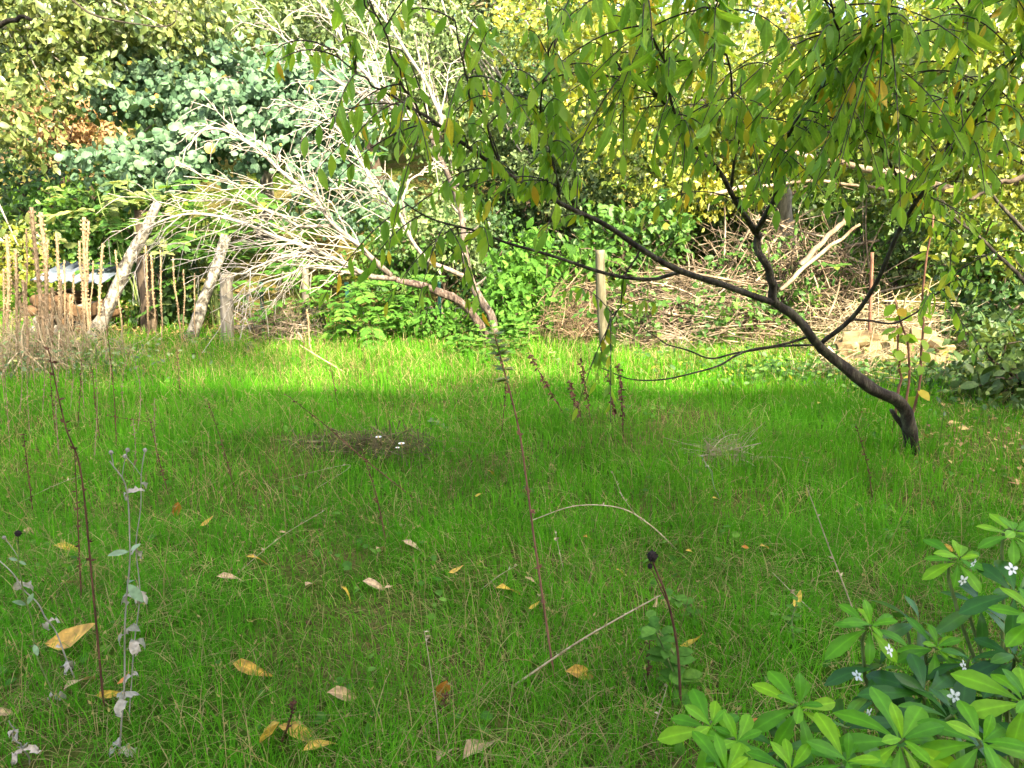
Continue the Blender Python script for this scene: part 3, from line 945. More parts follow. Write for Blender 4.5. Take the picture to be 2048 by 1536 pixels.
def dead_tree():
    b = G(983, 702)
    D = b[1]
    t = thing('dead_tree', 'dead leaning tree with bare white twigs sweeping to the left', 'tree', b)
    stem1 = path_px([(983, 702), (962, 653), (921, 605), (867, 581), (791, 557)], D, D - .35, 26)
    stem2 = path_px([(990, 700), (984, 640), (966, 605), (942, 560), (931, 503), (926, 455), (914, 400), (897, 355), (873, 300), (862, 262)], D, D + .15, 34)
    m = MB()
    trunk_mesh(m, wobble(stem1, .010), .047, .029, 10, .2, np.zeros(26), flare=.4)
    tr1 = m.build('trunk', 'dead_bark', t)
    m = MB()
    trunk_mesh(m, wobble(stem2, .008), .042, .019, 9, .18, 0.12, flare=.3)
    # short snags along the second trunk
    for i, (dx, dz) in zip((10, 14, 17, 20, 24, 27), ((.12, .1), (-.10, .07), (.14, .10), (-.08, .10), (.10, .06), (-.12, .10))):
        p = stem2[i]
        tubes(m, spline([p, p + [dx * .6, -.03, dz * .5], p + [dx, -.05, dz]], 5)[None], np.linspace(.016, .006, 5)[None], 5, .5)
    m.build('trunk', 'dead_bark', t)
    specs = [
        # px path, Y0, Y1, r0, r1, lmax
        ([(791, 557), (747, 553), (720, 543), (675, 523), (634, 508), (564, 478), (513, 454), (444, 434), (386, 424), (335, 436), (285, 465), (268, 505)], D - .35, D - .9, .026, .005, .62, .14),
        ([(783, 552), (713, 489), (668, 451), (627, 397), (585, 355), (547, 325), (495, 287), (444, 262), (400, 262), (372, 300)], D - .36, D - .75, .026, .006, .66, .12),
        ([(942, 560), (897, 540), (860, 526), (839, 502), (819, 468), (805, 434), (785, 402), (737, 352), (702, 300), (678, 266), (640, 232), (585, 212), (548, 205)], D, D - .5, .025, .005, .62, .30),
        ([(866, 280), (840, 245), (791, 222), (740, 160), (702, 102), (668, 44), (624, -10), (590, -60)], D + .15, D - .3, .026, .006, .62, .10),
        ([(868, 272), (800, 215), (740, 195), (680, 165), (620, 120), (565, 75), (510, 25)], D + .15, D - .1, .022, .006, .55, .10),
        ([(871, 285), (880, 230), (850, 160), (800, 80), (745, 10), (720, -50)], D + .15, D + .4, .024, .006, .55, .15),
        ([(805, 434), (812, 380), (835, 350), (858, 343)], D - .2, D - .1, .012, .006, .22, .2),
        ([(748, 552), (680, 540), (620, 535), (560, 560), (510, 575), (465, 605)], D - .4, D - .8, .017, .005, .42, .15),
        ([(634, 508), (580, 515), (520, 530), (480, 545), (450, 550)], D - .5, D - .9, .015, .005, .40, .2),
        ([(668, 451), (600, 450), (540, 425), (470, 400), (410, 400), (345, 395)], D - .42, D - .6, .016, .005, .45, .1),
    ]
    for pts, Y0, Y1, r0, r1, lm, t0 in specs:
        path = wobble(path_px(pts, Y0, Y1, 40), .012)
        m = MB()
        av = np.clip(np.linspace(.15, 2.2, 40), 0, 1)
        trunk_mesh(m, path, r0, r1, 7, .08, av.reshape(1, -1))
        l = m.build('limb', 'dead_bark', t)
        m = MB()
        grow_twigs(m, path, r0, r1, t0, .062, lm)
        tag(m.build('twigs', 'dead_bark', l), kind='stuff')


dead_tree()


# ------------------------------------------------------------------ leaning trunks and posts
def stump(name, label, cat, pts, D, r0, r1, mat, n=24, sides=12, rough=.12, group=None, lean=0.0):
    b = G(*pts[0])
    D = b[1] if D is None else D
    path = path_px(pts, D, D + lean, n)
    path[0] -= [0, 0, .08]
    m = MB()
    trunk_mesh(m, path, r0, r1, sides, rough, flare=.15)
    o = m.build(name, mat, origin=b)
    return tag(o, label, cat, group)


stump('leaning_trunk', 'thick pale lichened trunk leaning right beside the tan stalks', 'trunk', [(178, 696), (205, 640), (232, 580), (258, 520), (288, 466), (316, 405)], None, .072, .042, 'lichen_bark', lean=.2)
stump('leaning_trunk', 'shorter pale trunk leaning right, between the thick leaning trunk and the post', 'trunk', [(378, 690), (396, 635), (415, 580), (436, 525), (452, 470)], None, .06, .048, 'lichen_bark', lean=.2)
stump('upright_trunk', 'shaded grey upright trunk crossing behind the thick leaning trunk', 'trunk', [(300, 670), (296, 600), (288, 540), (284, 480), (282, 420)], 8.3, .08, .07, 'brown_bark')
stump('gate_post', 'broad weathered grey wooden post right of the leaning trunks', 'post', [(455, 692), (454, 620), (452, 548)], None, .066, .06, 'post_wood', rough=.05, sides=10)
stump('fence_post', 'slim grey wooden post under the dead limbs', 'post', [(612, 672), (611, 600), (610, 532)], 8.2, .042, .038, 'post_wood', rough=.05, sides=8)
stump('fence_post', 'straight pale wooden post in front of the dry brush', 'post', [(1213, 728), (1206, 650), (1201, 560), (1200, 500)], None, .045, .04, 'pale_post_wood', rough=.05, sides=8)
stump('rust_stake', 'thin rusty stake in front of the stone heap', 'stake', [(1738, 715), (1740, 640), (1744, 505)], 6.7, .018, .016, 'red_stem', rough=.03, sides=6)

# two weathered rails beside the broad post
for (v, lab) in [(655, 'upper weathered grey rail beside the broad post'), (685, 'lower weathered grey rail beside the broad post')]:
    p0, p1 = P(465, v, 7.5), P(535, v - 1, 7.7)
    m = MB()
    trunk_mesh(m, np.linspace(p0, p1, 8), .022, .02, 6, .08)
    tag(m.build('wooden_rail', 'post_wood', origin=p0), lab, 'rail')


def wire_fence():
    b = G(697, 702)
    D = 8.0
    t = thing('wire_fence', 'green metal wire fence with thin posts behind the lawn', 'fence', ground(b[0], D))
    x0, x1 = P(500, 640, D)[0], P(1010, 640, D)[0]
    zt = P(697, 612, D)[2]
    for u in (527, 697, 880):
        x = P(u, 640, D)[0]
        m = MB()
        top = P(u, 572, D)[2]
        box(m, (x, D, top / 2 - .05), (.034, .03, top + .15), .1)
        box(m, (x, D - .003, top + .03), (.042, .04, .02), .1)
        m.build('post', 'green_paint', t, smooth=False)
    m = MB()
    xs_ = np.arange(x0, x1, .06)
    p = np.stack([np.stack([xs_, np.full_like(xs_, D - .02), np.full_like(xs_, .0)], -1), np.stack([xs_ + rng.normal(0, .004, len(xs_)), np.full_like(xs_, D - .02), np.full_like(xs_, zt)], -1)], 1)
    tubes(m, p, .0016, 3)
    for z in np.arange(.02, zt + .01, .06):
        k = np.linspace(x0, x1, 9)
        tubes(m, np.stack([k, np.full(9, D - .024), z - .012 * np.sin((k - x0) * 2.4) ** 2], -1)[None], np.full((1, 9), .0019), 3)
    tag(m.build('wire_mesh', 'wire', t), kind='stuff')


wire_fence()


def sheet_pile():
    c = P(162, 556, 8.3)
    b = ground(c[0], 8.3)
    t = thing('covered_woodpile', 'low woodpile under a blue-grey metal sheet behind the tan stalks', 'woodpile', b)
    m = MB()
    n = 26
    xs_ = np.linspace(-.36, .40, n)
    ys_ = np.array([-.30, .34])
    v = []
    for th in (0, -.012):
        for y in ys_:
            for i, x in enumerate(xs_):
                v.append((x, y, .016 * math.sin(i * math.pi / 2) + .10 * x * -.35 + (.13 if y > 0 else 0) + th))
    v = np.array(v) + c
    f = []
    for i in range(n - 1):
        f += [(i, i + 1, n + i + 1, n + i), (2 * n + i, 3 * n + i, 3 * n + i + 1, 2 * n + i + 1), (i, 2 * n + i, 2 * n + i + 1, i + 1), (n + i, n + i + 1, 3 * n + i + 1, 3 * n + i)]
    f += [(0, n, 3 * n, 2 * n), (n - 1, 3 * n - 1, 4 * n - 1, 2 * n - 1)]
    m.add(v, np.array(f))
    m.build('metal_sheet', 'sheet_metal', t)
    for k in range(4):
        for j in range(3 - (k > 2)):
            p = b + np.array([-.36 + .24 * j + .05 * (k % 2), -.15, .075 + k * .105])
            m = MB()
            trunk_mesh(m, np.linspace(p + [0, -.22, 0], p + [rng.normal(0, .04), .45, 0], 6), .055 * rng.uniform(.8, 1.1), .05, 7, .08)
            m.build('log', rng.choice(['old_board', 'grey_bark']), t)
    for k, (dx, rz) in enumerate(((.05, .3), (.34, -.2))):
        m = MB()
        box(m, b + [dx, -.42, .32], (.6, .025, .11), rz, (.2, .35 * (1 - 2 * k)), jit=.01)
        m.build('board', 'old_board', t, smooth=False)


sheet_pile()


def stone_heap():
    b = G(1760, 768)
    t = thing('stone_heap', 'low tumbled heap of yellow stones behind the peach trunk', 'stones', b)
    specs = []
    for row, (v, us) in enumerate([(752, [1690, 1735, 1778, 1822, 1868, 1910, 1955]), (722, [1672, 1712, 1762, 1806, 1850, 1895, 1940]), (697, [1695, 1740, 1785, 1830, 1880]), (676, [1718, 1762, 1850])]):
        for u in us:
            specs.append((u + rng.uniform(-6, 6), v + rng.uniform(-5, 5), row))
    for u, v, row in specs:
        c = P(u, v, 6.25 + row * .10 + rng.uniform(-.05, .05))
        m = MB()
        s = np.array([rng.uniform(.15, .24), rng.uniform(.14, .22), rng.uniform(.09, .14)])
        # a chipped block: cube cut into a 3x3x3 shell, pushed about
        g = np.linspace(-.5, .5, 4)
        vv, ff = [], []
        for ax in range(3):
            for sg in (-.5, .5):
                o_ = len(vv)
                for i in g:
                    for j in g:
                        p = [0, 0, 0]
                        p[ax], p[(ax + 1) % 3], p[(ax + 2) % 3] = sg, i, j
                        vv.append(p)
                for i in range(3):
                    for j in range(3):
                        a_ = o_ + i * 4 + j
                        ff.append((a_, a_ + 4, a_ + 5, a_ + 1) if sg > 0 else (a_, a_ + 1, a_ + 5, a_ + 4))
        vv = np.array(vv)
        rr = np.linalg.norm(vv, axis=1, keepdims=True)
        vv = vv * (1 - .34 * (rr - .5))
        ph = rng.uniform(0, 6, 3)
        vv = vv * (1 + .07 * np.sin(vv[:, [1, 2, 0]] * 7 + ph)) + .04 * np.sin(vv[:, [2, 0, 1]] * 11 + ph)
        M = np.array(Matrix.Rotation(rng.uniform(-.5, .5), 3, 'Z') @ Matrix.Rotation(rng.normal(0, .18), 3, 'X') @ Matrix.Rotation(rng.normal(0, .18), 3, 'Y'))
        m.add((vv * s) @ M.T + c, np.array(ff))
        m.build('stone', 'stone', t, smooth=False)


stone_heap()


# ------------------------------------------------------------------ dry brush
def brush(name, label, u, v, Yd, rx, ry, rz, n, lmin=.25, lmax=.8, rad=.004, mat='brush_twig', upright=.2, cat='brush'):
    c = P(u, v, Yd)
    b = ground(c[0], Yd)
    m = MB()
    d = rdir(n)
    d[:, 2] = np.abs(d[:, 2])
    k = rng.uniform(0, 1, n) ** .45
    p0 = np.stack([c[0] + d[:, 0] * rx * k, Yd + d[:, 1] * ry * k, b[2] + d[:, 2] * 2 * rz * k], -1)
    a_ = norm(rng.normal(0, 1, (n, 3)) * [1, .7, .45] + [0, 0, upright])
    L = rng.uniform(lmin, lmax, n)
    tt = np.linspace(0, 1, 6)
    curl = norm(rng.normal(0, 1, (n, 3)) * [1, .6, .5] - [0, 0, .5])
    pts = p0[:, None] + L[:, None, None] * (a_[:, None] * (tt - .5)[None, :, None] + curl[:, None] * .35 * (tt ** 2)[None, :, None])
    pts[..., 2] = np.maximum(pts[..., 2], terrain(pts[..., 0], pts[..., 1]) + .01)
    r = rad * rng.lognormal(-.1, .65, n)
    tubes(m, pts, r[:, None] * np.linspace(1, .5, 6)[None], 3)
    return tag(m.build(name, mat, origin=b), label, cat)


brush('brush_heap', 'pale dry brush heap right of the straight pale post', 1370, 640, 7.6, 1.0, .45, .44, 950, rad=.0042)
brush('brush_heap', 'rounded nest of fine dry stems at the lawn edge', 1315, 690, 7.2, .38, .3, .17, 420, .15, .5, .003)
brush('brush_heap', 'reddish-tan dry weeds left of the straight pale post', 1140, 650, 7.6, .42, .35, .33, 380, .2, .6, .003, 'tan_stalk', .8)
brush('brush_heap', 'tall dry brush thicket leaning behind the peach fork', 1560, 520, 8.2, 1.3, .4, .62, 950, .4, 1.2, .0055, 'brush_twig', 1.0)
brush('brush_heap', 'flattened straw-coloured heap above the stones', 1780, 640, 7.0, .75, .4, .30, 600, .4, .9, .003, 'straw', 0)
brush('brush_heap', 'dry stem tangle under the hanging vine', 1210, 520, 8.5, .8, .4, .5, 900, .3, .9, .004, 'brush_twig', .5)
brush('brush_heap', 'fan of dry pale stems below the feathered saplings', 560, 640, 7.6, .45, .3, .24, 260, .3, .8, .004, 'brush_twig', .7)
brush('brush_heap', 'mass of rough dry weeds around the tan stalks at left', 70, 650, 6.6, .85, .6, .22, 620, .2, .6, .003, 'straw', 1.9)
brush('brush_heap', 'thin dry stems and grass in front of the yellow stones', 1760, 725, 6.05, .75, .12, .16, 260, .2, .55, .0025, 'straw', .9)
brush('hay_mound', 'darker mound of old flattened hay in the middle of the lawn', 745, 920, 4.2, .52, .22, .035, 520, .10, .3, .0016, 'hay', -.1, 'hay')
brush('hay_mound', 'tuft of dry grey grass standing in the lawn left of the peach base', 1440, 955, 4.1, .15, .10, .10, 150, .15, .32, .0013, 'straw', .9, 'dry tuft')

# thick pale fallen limbs on the right
for pts, Y0, Y1, r0, r1, lab in [
    ([(1925, 385), (1830, 360), (1760, 345), (1690, 325), (1560, 300)], 7.2, 7.6, .045, .025, 'thick pale dead limb lying level behind the peach leaves'),
    ([(1560, 580), (1650, 500), (1720, 450)], 7.3, 7.6, .022, .014, 'tan broken branch leaning up to the right out of the brush'),
    ([(1600, 530), (1660, 470), (1705, 420)], 7.5, 7.8, .03, .02, 'white broken branch leaning in the brush behind the peach fork'),
    ([(1420, 390), (1520, 370), (1640, 365), (1790, 380)], 7.6, 7.5, .02, .012, 'thin level pale branch behind the upper peach twigs'),
    ([(2060, 350), (1990, 372), (1940, 400)], 6.2, 6.3, .022, .012, 'dark broken limb reaching in from the right edge')]:
    path = wobble(path_px(pts, Y0, Y1, 20), .012)
    m = MB()
    trunk_mesh(m, path, r0, r1, 8, .12, .5)
    grow = MB()
    tag(m.build('fallen_limb', 'brown_bark' if 'dark' in lab else 'brush_twig', origin=path[0]), lab, 'branch')

# leafy vine cover over the bottom right of the lawn edge
def patch(name, label, u, v, Yd, rx, ry, n, size, mat, h=.12, tm=T_OVAL, cat='plants'):
    c = P(u, v, Yd)
    x, y = c[0] + rng.normal(0, rx, n), Yd + rng.normal(0, ry, n)
    z = terrain(x, y) + np.abs(rng.normal(h * .6, h * .5, n))
    m = MB()
    inst(m, tm, np.stack([x, y, z], -1), rdir(n) * [1, 1, .4], norm(rng.normal(0, .5, (n, 3)) + [.1, -.4, 1]), size * rng.uniform(.6, 1.3, n), rng.uniform(0, 1, n))
    st = np.stack([np.stack([x, y, terrain(x, y) - .01], -1), np.stack([x, y, z], -1)], 1)
    tubes(m, st, .0012, 3, .2)
    return tag(m.build(name, mat, origin=ground(c[0], Yd)), label, cat, kind='stuff')


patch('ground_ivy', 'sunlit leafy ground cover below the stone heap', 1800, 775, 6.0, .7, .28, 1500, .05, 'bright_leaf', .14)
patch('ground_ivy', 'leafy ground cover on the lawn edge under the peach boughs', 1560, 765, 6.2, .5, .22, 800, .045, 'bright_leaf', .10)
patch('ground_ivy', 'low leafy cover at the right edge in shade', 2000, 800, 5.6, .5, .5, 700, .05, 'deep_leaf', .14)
patch('ground_ivy', 'pale leafy weeds at the foot of the tan stalks', 90, 745, 6.3, .6, .3, 700, .04, 'pale_leaf', .22)


# leafy weeds: each one a plant
def weed(u, v, h, n, size, label, mat='weed_leaf', tm=T_OVAL, lean=0.1, group=None):
    b = G(u, v)
    t = thing('leafy_weed', label, 'weed', b, group)
    st, lf = MB(), MB()
    for k in range(max(1, n // 9)):
        top = b + np.array([rng.normal(0, lean + .04), rng.normal(0, .05), h * rng.uniform(.7, 1.1)])
        p = spline([b, (b + top) / 2 + rng.normal(0, .015, 3), top], 8)
        tubes(st, p[None], np.linspace(.004, .002, 8)[None], 4)
        for i in range(1, 8):
            for s in (0, math.pi):
                an = i * 1.57 + s + rng.normal(0, .2)
                d = np.array([[math.cos(an), math.sin(an), .25]])
                inst(lf, tm, p[i:i + 1], d, np.array([[0, -.3, 1.]]) + rng.normal(0, .2, (1, 3)), size * rng.uniform(.7, 1.1), rng.uniform(.2, .95))
    st.build('stem', 'green_stem', t)
    lf.build('foliage', mat, t)


weed(945, 722, .24, 30, .11, 'broad-leaved green weed at the foot of the dead tree')
weed(1000, 712, .28, 30, .09, 'leafy green weed hiding the dead tree foot on its right')
weed(968, 716, .22, 30, .07, 'small-leaved weed hiding the dead tree foot on its left', 'bright_leaf')
weed(1225, 735, .22, 24, .06, 'green weed at the foot of the straight pale post', 'bright_leaf')
weed(1290, 735, .18, 24, .06, 'green weed before the rounded nest of stems', 'bright_leaf')
weed(1450, 742, .22, 30, .06, 'green weed below the pale brush heap', 'bright_leaf')
weed(205, 704, .22, 24, .06, 'green weed at the foot of the thick leaning trunk', 'bright_leaf')
weed(398, 700, .2, 24, .06, 'green weed at the foot of the shorter leaning trunk', 'bright_leaf')
weed(470, 700, .2, 24, .05, 'green weed at the foot of the broad grey post', 'weed_leaf')
weed(985, 735, .14, 18, .09, 'low pale green weed in the sun before the dead tree')
weed(1045, 715, .40, 40, .10, 'tall leafy green weed right of the dead tree base')
weed(500, 712, .14, 18, .05, 'grey-green weed at the lawn edge below the broad post', 'pale_leaf')
weed(1130, 738, .16, 14, .05, 'small blue-grey weed in the sunlit grass', 'pale_leaf')
weed(1370, 1400, .26, 18, .075, 'grey-green leafy weed at the foot of the black seed-head stem')
weed(1395, 1250, .14, 12, .05, 'small slender green weed right of the black seed-head stem')
weed(895, 862, .07, 10, .05, 'small bluish weed beyond the hay mound', 'pale_leaf')
weed(1590, 1290, .12, 10, .035, 'thin green weed left of the flowering bush')


# ------------------------------------------------------------------ tan stalks on the left
def stalks():
    # top px, bottom px, width px
    L = [((62, 415), (92, 700), 12, 'tallest thick tan stalk at the left'), ((82, 425), (100, 690), 12, 'thick tan stalk just right of the tallest one'), ((112, 468), (120, 620), 8, 'short flat-topped tan stalk behind the tallest pair'),
         ((168, 435), (172, 560), 11, 'thick tan stalk standing over the metal sheet'), ((178, 442), (170, 600), 7, 'slim tan stalk touching the thick one over the metal sheet'),
         ((205, 488), (196, 650), 8, 'tan stalk right of the metal sheet, leaning left'), ((157, 480), (162, 560), 7, 'short tan stalk left of the thick one over the sheet'),
         ((230, 500), (234, 560), 5, 'thin forked tan stalk above the thick leaning trunk'), ((14, 470), (18, 720), 10, 'pale stalk at the far left edge'), ((30, 500), (34, 690), 8, 'second stalk from the left edge'),
         ((292, 490), (296, 690), 6, 'reddish stalk just right of the shaded upright trunk'), ((300, 510), (316, 695), 6, 'second reddish stalk right of the shaded upright trunk'),
         ((322, 500), (322, 680), 5, 'straight thin tan stalk between the leaning trunks'), ((345, 515), (358, 640), 5, 'thin leaning tan stalk left of the shorter trunk'), ((368, 540), (367, 650), 4, 'short thin tan stalk by the shorter trunk'),
         ((103, 575), (105, 700), 9, 'stout dry stalk below the metal sheet corner'), ((120, 560), (122, 690), 8, 'rough brown stalk below the metal sheet'), ((45, 560), (60, 740), 9, 'rough stalk low in the left clump'),
         ((388, 545), (390, 640), 4, 'thin stalk touching the shorter leaning trunk'), ((613, 620), (625, 715), 6, 'tan dead stalk below the slim grey post'), ((78, 600), (75, 745), 8, 'stubby rough stalk in the left clump'), ((140, 590), (138, 700), 7, 'brown seedy stalk right of the left clump'),
         ((50, 455), (58, 700), 5, 'thin pale stalk left of the tallest one'), ((95, 480), (90, 700), 5, 'thin pale stalk right of the tall pair'), ((130, 520), (128, 720), 5, 'thin pale stalk left of the metal sheet'), ((6, 540), (10, 740), 6, 'lowest thin stalk cut by the left edge'),
         ((148, 545), (140, 720), 5, 'thin stalk in front of the metal sheet'), ((185, 520), (180, 700), 4, 'thin stalk left of the thick leaning trunk'), ((40, 600), (30, 780), 5, 'thin leaning stalk low at the left edge')]
    for (t_, b_, w, lab) in L:
        D = rng.uniform(6.3, 7.4) if b_[0] < 130 else 7.4
        if b_[0] > 280:
            D = 7.5
        if b_[0] > 600:
            D = 6.9
        top = P(*t_, D)
        bt = P(*b_, D)
        d = (bt - top)
        k = (top[2] - float(terrain(bt[0], D))) / max(top[2] - bt[2], .05)
        base = top + d * min(k, 2.2)
        base = np.array([base[0], D, float(terrain(base[0], D)) - .03])
        n = 34
        path = wobble(np.linspace(base, top, n), .006, 2)
        m = MB()
        r = w / F * D * .4
        trunk_mesh(m, path, r * .75, r * .8, 7, .10)
        # seed capsules packed along the upper part
        nc = int(np.linalg.norm(top - base) * 90)
        i = rng.uniform(.35, 1, nc) * (n - 1)
        i0 = i.astype(int)
        c = path[i0]
        an = rng.uniform(0, 6.28, nc)
        dr = np.stack([np.cos(an), np.sin(an), np.full(nc, .7)], -1)
        inst(m, T_OVAL, c + dr * r * .55 * [1, 1, 0], dr, np.cross(dr, [0, 0, 1.]) + rng.normal(0, .2, (nc, 3)), r * rng.uniform(.9, 1.5, nc), .5, 1.3)
        tag(m.build('dry_stalk', 'tan_stalk', origin=base), lab, 'dry stalk', 'tall dry stalks on the left')


stalks()


# ------------------------------------------------------------------ thin dark stems standing in the lawn
def stem(pts, label, r0=.0035, r1=.0015, mat='dark_stem', bumps=60, D=None, lean=0.0, group='thin dry stems in the lawn', name='dried_weed', droop=0, tip=None):
    """first px = foot on the ground"""
    b = G(*pts[0])
    D0 = b[1] if D is None else D
    path = path_px(pts, D0, D0 + lean, 26)
    m = MB()
    tubes(m, path[None], np.linspace(r0, r1, 26)[None], 5)
    n = bumps
    if n:
        i = rng.integers(6, 26, n)
        an = rng.uniform(0, 6.28, n)
        dr = np.stack([np.cos(an), np.sin(an), rng.uniform(-.2, 1.2, n) - 1.4 * droop], -1)
        inst(m, T_NARROW, path[i], dr, rdir(n), rng.uniform(.008, .02, n) * (1 + droop), .5, 1.6)
    o = m.build(name, mat, origin=path[0])
    return tag(o, label, 'dry stem', group), path


o, path = stem([(1110, 1366), (1092, 1240), (1066, 1060), (1040, 870), (1008, 740), (990, 672)], 'tall thin red-brown stem with a green leafy tip rising through the middle', .0042, .0022, 'red_stem', 50)
m = MB()
n = 70
i = rng.integers(19, 26, n)
an = rng.uniform(0, 6.28, n)
dr = np.stack([np.cos(an), np.sin(an), rng.uniform(.1, .8, n)], -1)
inst(m, T_NARROW, path[i] - path[0], dr, norm(rng.normal(0, .4, (n, 3)) + [0, -.3, 1]), rng.uniform(.02, .045, n) * .9, rng.uniform(.3, 1, n), 1.1)
m.build('leafy_tip', 'pale_leaf', o)

STEMS = [
    ([(233, 908), (230, 820), (222, 725), (206, 600)], 'dark stem standing before the thick leaning trunk'),
    ([(208, 1418), (183, 1150), (161, 941), (130, 850), (97, 700)], 'tallest dark bristly stem at the lower left'),
    ([(163, 1208), (156, 1050), (149, 900)], 'dark stem just left of the tallest bristly stem'),
    ([(67, 1038), (58, 960), (47, 870)], 'short dark stem near the left edge'),
    ([(363, 808), (358, 760), (354, 690)], 'short dark stem before the shorter leaning trunk'),
    ([(838, 1005), (726, 916), (650, 850), (572, 789)], 'long dark stem leaning left across the hay mound'),
    ([(340, 1000), (318, 920), (300, 840)], 'faint brown stem right of the seed heads'),
    ([(350, 858), (290, 843), (215, 832)], 'fallen dark stem lying level at left'),
    ([(676, 810), (668, 770), (660, 730)], 'fine dark stem in the sunlit grass left of centre'),
    ([(1003, 870), (1010, 800), (1012, 760)], 'fine dark stem left of the tall red-brown stem'),
    ([(470, 985), (448, 900), (415, 800)], 'pale thin stem leaning left beyond the fallen leaves'),
    ([(775, 1100), (755, 1000), (725, 900)], 'fine dark stem below the hay mound'),
    ([(1290, 1385), (1297, 1330), (1300, 1260)], 'short brown stem left of the black seed-head stem'),
    ([(560, 1495), (580, 1440), (588, 1400)], 'short dark twig beside the big golden leaves'),
    ([(640, 1252), (610, 1247), (575, 1246)], 'dark twig lying level in the grass at left'),
    ([(880, 1440), (886, 1410), (892, 1390)], 'tiny dark twig carrying a rust leaf'),
    ([(1745, 1000), (1735, 930), (1712, 850)], 'faint dry stem with grey seeds left of the peach base'),
    ([(112, 880), (105, 810), (100, 750)], 'brown stem among the left clump'),
    ([(200, 880), (190, 800), (185, 740)], 'brown bristly stem left of the dark stem'),
    ([(155, 860), (160, 790), (163, 720)], 'brown bristly stem rising to the metal sheet'),
]
for k, (u, v, h) in enumerate([(20, 905, 190), (38, 850, 210), (60, 880, 240), (84, 840, 190), (118, 920, 260), (140, 830, 190), (170, 850, 230), (188, 930, 210), (250, 840, 150), (275, 870, 170), (10, 820, 200), (128, 800, 170), (72, 800, 190), (215, 800, 130), (315, 925, 130), (265, 960, 120)]):
    w = ['far left', 'left', 'left'][k % 3]
    STEMS.append(([(u, v), (u - 6 + 12 * (k % 2), v - h // 2), (u - 14 + (k * 37) % 30, v - h)], 'fine brown bristly weed stem, ' + ['foremost at the left edge', 'second from the left edge', 'rising to the tallest tan stalk', 'below the tan stalk pair', 'tallest left of the tallest dark stem', 'below the metal sheet', 'left of the thick leaning trunk foot', 'just left of the dark stem by the trunk', 'right of the thick leaning trunk foot', 'short, below the upright trunk', 'farthest back at the left edge', 'farthest back below the metal sheet', 'farthest back below the tallest tan stalk', 'shortest, at the thick trunk foot', 'right of the grey seed heads', 'above the grey seed heads'][k]))
for p_, lab in STEMS:
    stem(p_, lab, bumps=40, r0=.0036 if 'dark' in lab else .0028, mat='tan_stalk' if 'fine brown' in lab else 'dark_stem')
for p_, lab in [([(1133, 836), (1105, 790), (1078, 742), (1060, 705)], 'leftmost of the drooping dark seed stems'), ([(1168, 853), (1150, 800), (1137, 760)], 'second of the drooping dark seed stems from the left'),
                ([(1182, 846), (1172, 780), (1160, 716)], 'third of the drooping dark seed stems from the left'), ([(1232, 850), (1224, 800), (1215, 742)], 'fourth of the drooping dark seed stems from the left'),
                ([(1247, 886), (1244, 800), (1238, 726)], 'rightmost of the drooping dark seed stems')]:
    stem(p_, lab, .0035, .0015, 'dark_stem', 70, group='drooping dark seed stems in the shade edge', droop=1)
for p_, lab, r in [
    ([(1352, 1098), (1300, 1050), (1240, 1016), (1150, 1012), (1060, 1042)], 'long pale straw arching over the grass in the middle', .0035),
    ([(1018, 1378), (1150, 1288), (1240, 1235), (1322, 1190)], 'long pale straw lying diagonally below the black seed head', .004),
    ([(1722, 1262), (1680, 1150), (1660, 1100), (1640, 1045), (1612, 970)], 'yellow straw rising left of the flowering bush', .0028),
    ([(1640, 1236), (1590, 1190), (1545, 1145)], 'pale straw lying left of the flowering bush', .002),
    ([(880, 1500), (872, 1420), (855, 1300), (848, 1260)], 'fine upright pale straw near the bottom middle', .0018),
    ([(1300, 1480), (1320, 1420), (1335, 1370)], 'fine pale straw left of the flowering bush bottom', .002),
    ([(1642, 930), (1570, 915), (1498, 914)], 'pale straw lying level in the lawn before the peach', .002),
    ([(1300, 1062), (1250, 1000), (1224, 942)], 'thin stalk with a grey bud leaning left in the middle lawn', .0016),
    ([(960, 1180), (1000, 1150), (1035, 1130)], 'short pale straw left of the tall red-brown stem', .002),
    ([(620, 985), (700, 930), (560, 960)], 'crooked pale straw on the hay mound', .0015),
    ([(470, 1150), (560, 1075), (650, 1020)], 'long fine straw slanting up right at left', .0016),
    ([(30, 1010), (100, 975), (165, 950)], 'fine pale straw slanting at the left edge', .0016),
    ([(1130, 1150), (1118, 1100), (1110, 1060)], 'short bent pale straw right of the tall red-brown stem', .0018),
    ([(255, 815), (205, 830), (140, 850)], 'pale straw lying before the left clump', .002),
    ([(690, 745), (640, 715), (600, 690)], 'pale dead stick lying in the sunlit grass', .006)]:
    stem(p_, lab, r, r * .5, 'straw', 8, group='pale straws in the lawn', name='straw')

# black seed head
b = G(1362, 1425)
t = thing('seed_head_plant', 'dark dry stem topped by a round black seed head', 'seed head', b)
path = path_px([(1362, 1425), (1355, 1300), (1335, 1200), (1310, 1135), (1304, 1118)], b[1], b[1] - .02, 24)
m = MB()
tubes(m, path[None], np.linspace(.0042, .0024, 24)[None], 6)
q = path_px([(1340, 1215), (1318, 1170), (1300, 1132)], b[1] - .01, b[1] - .02, 10)
tubes(m, q[None], np.linspace(.0022, .0014, 10)[None], 5)
m.build('stem', 'dark_stem', t)


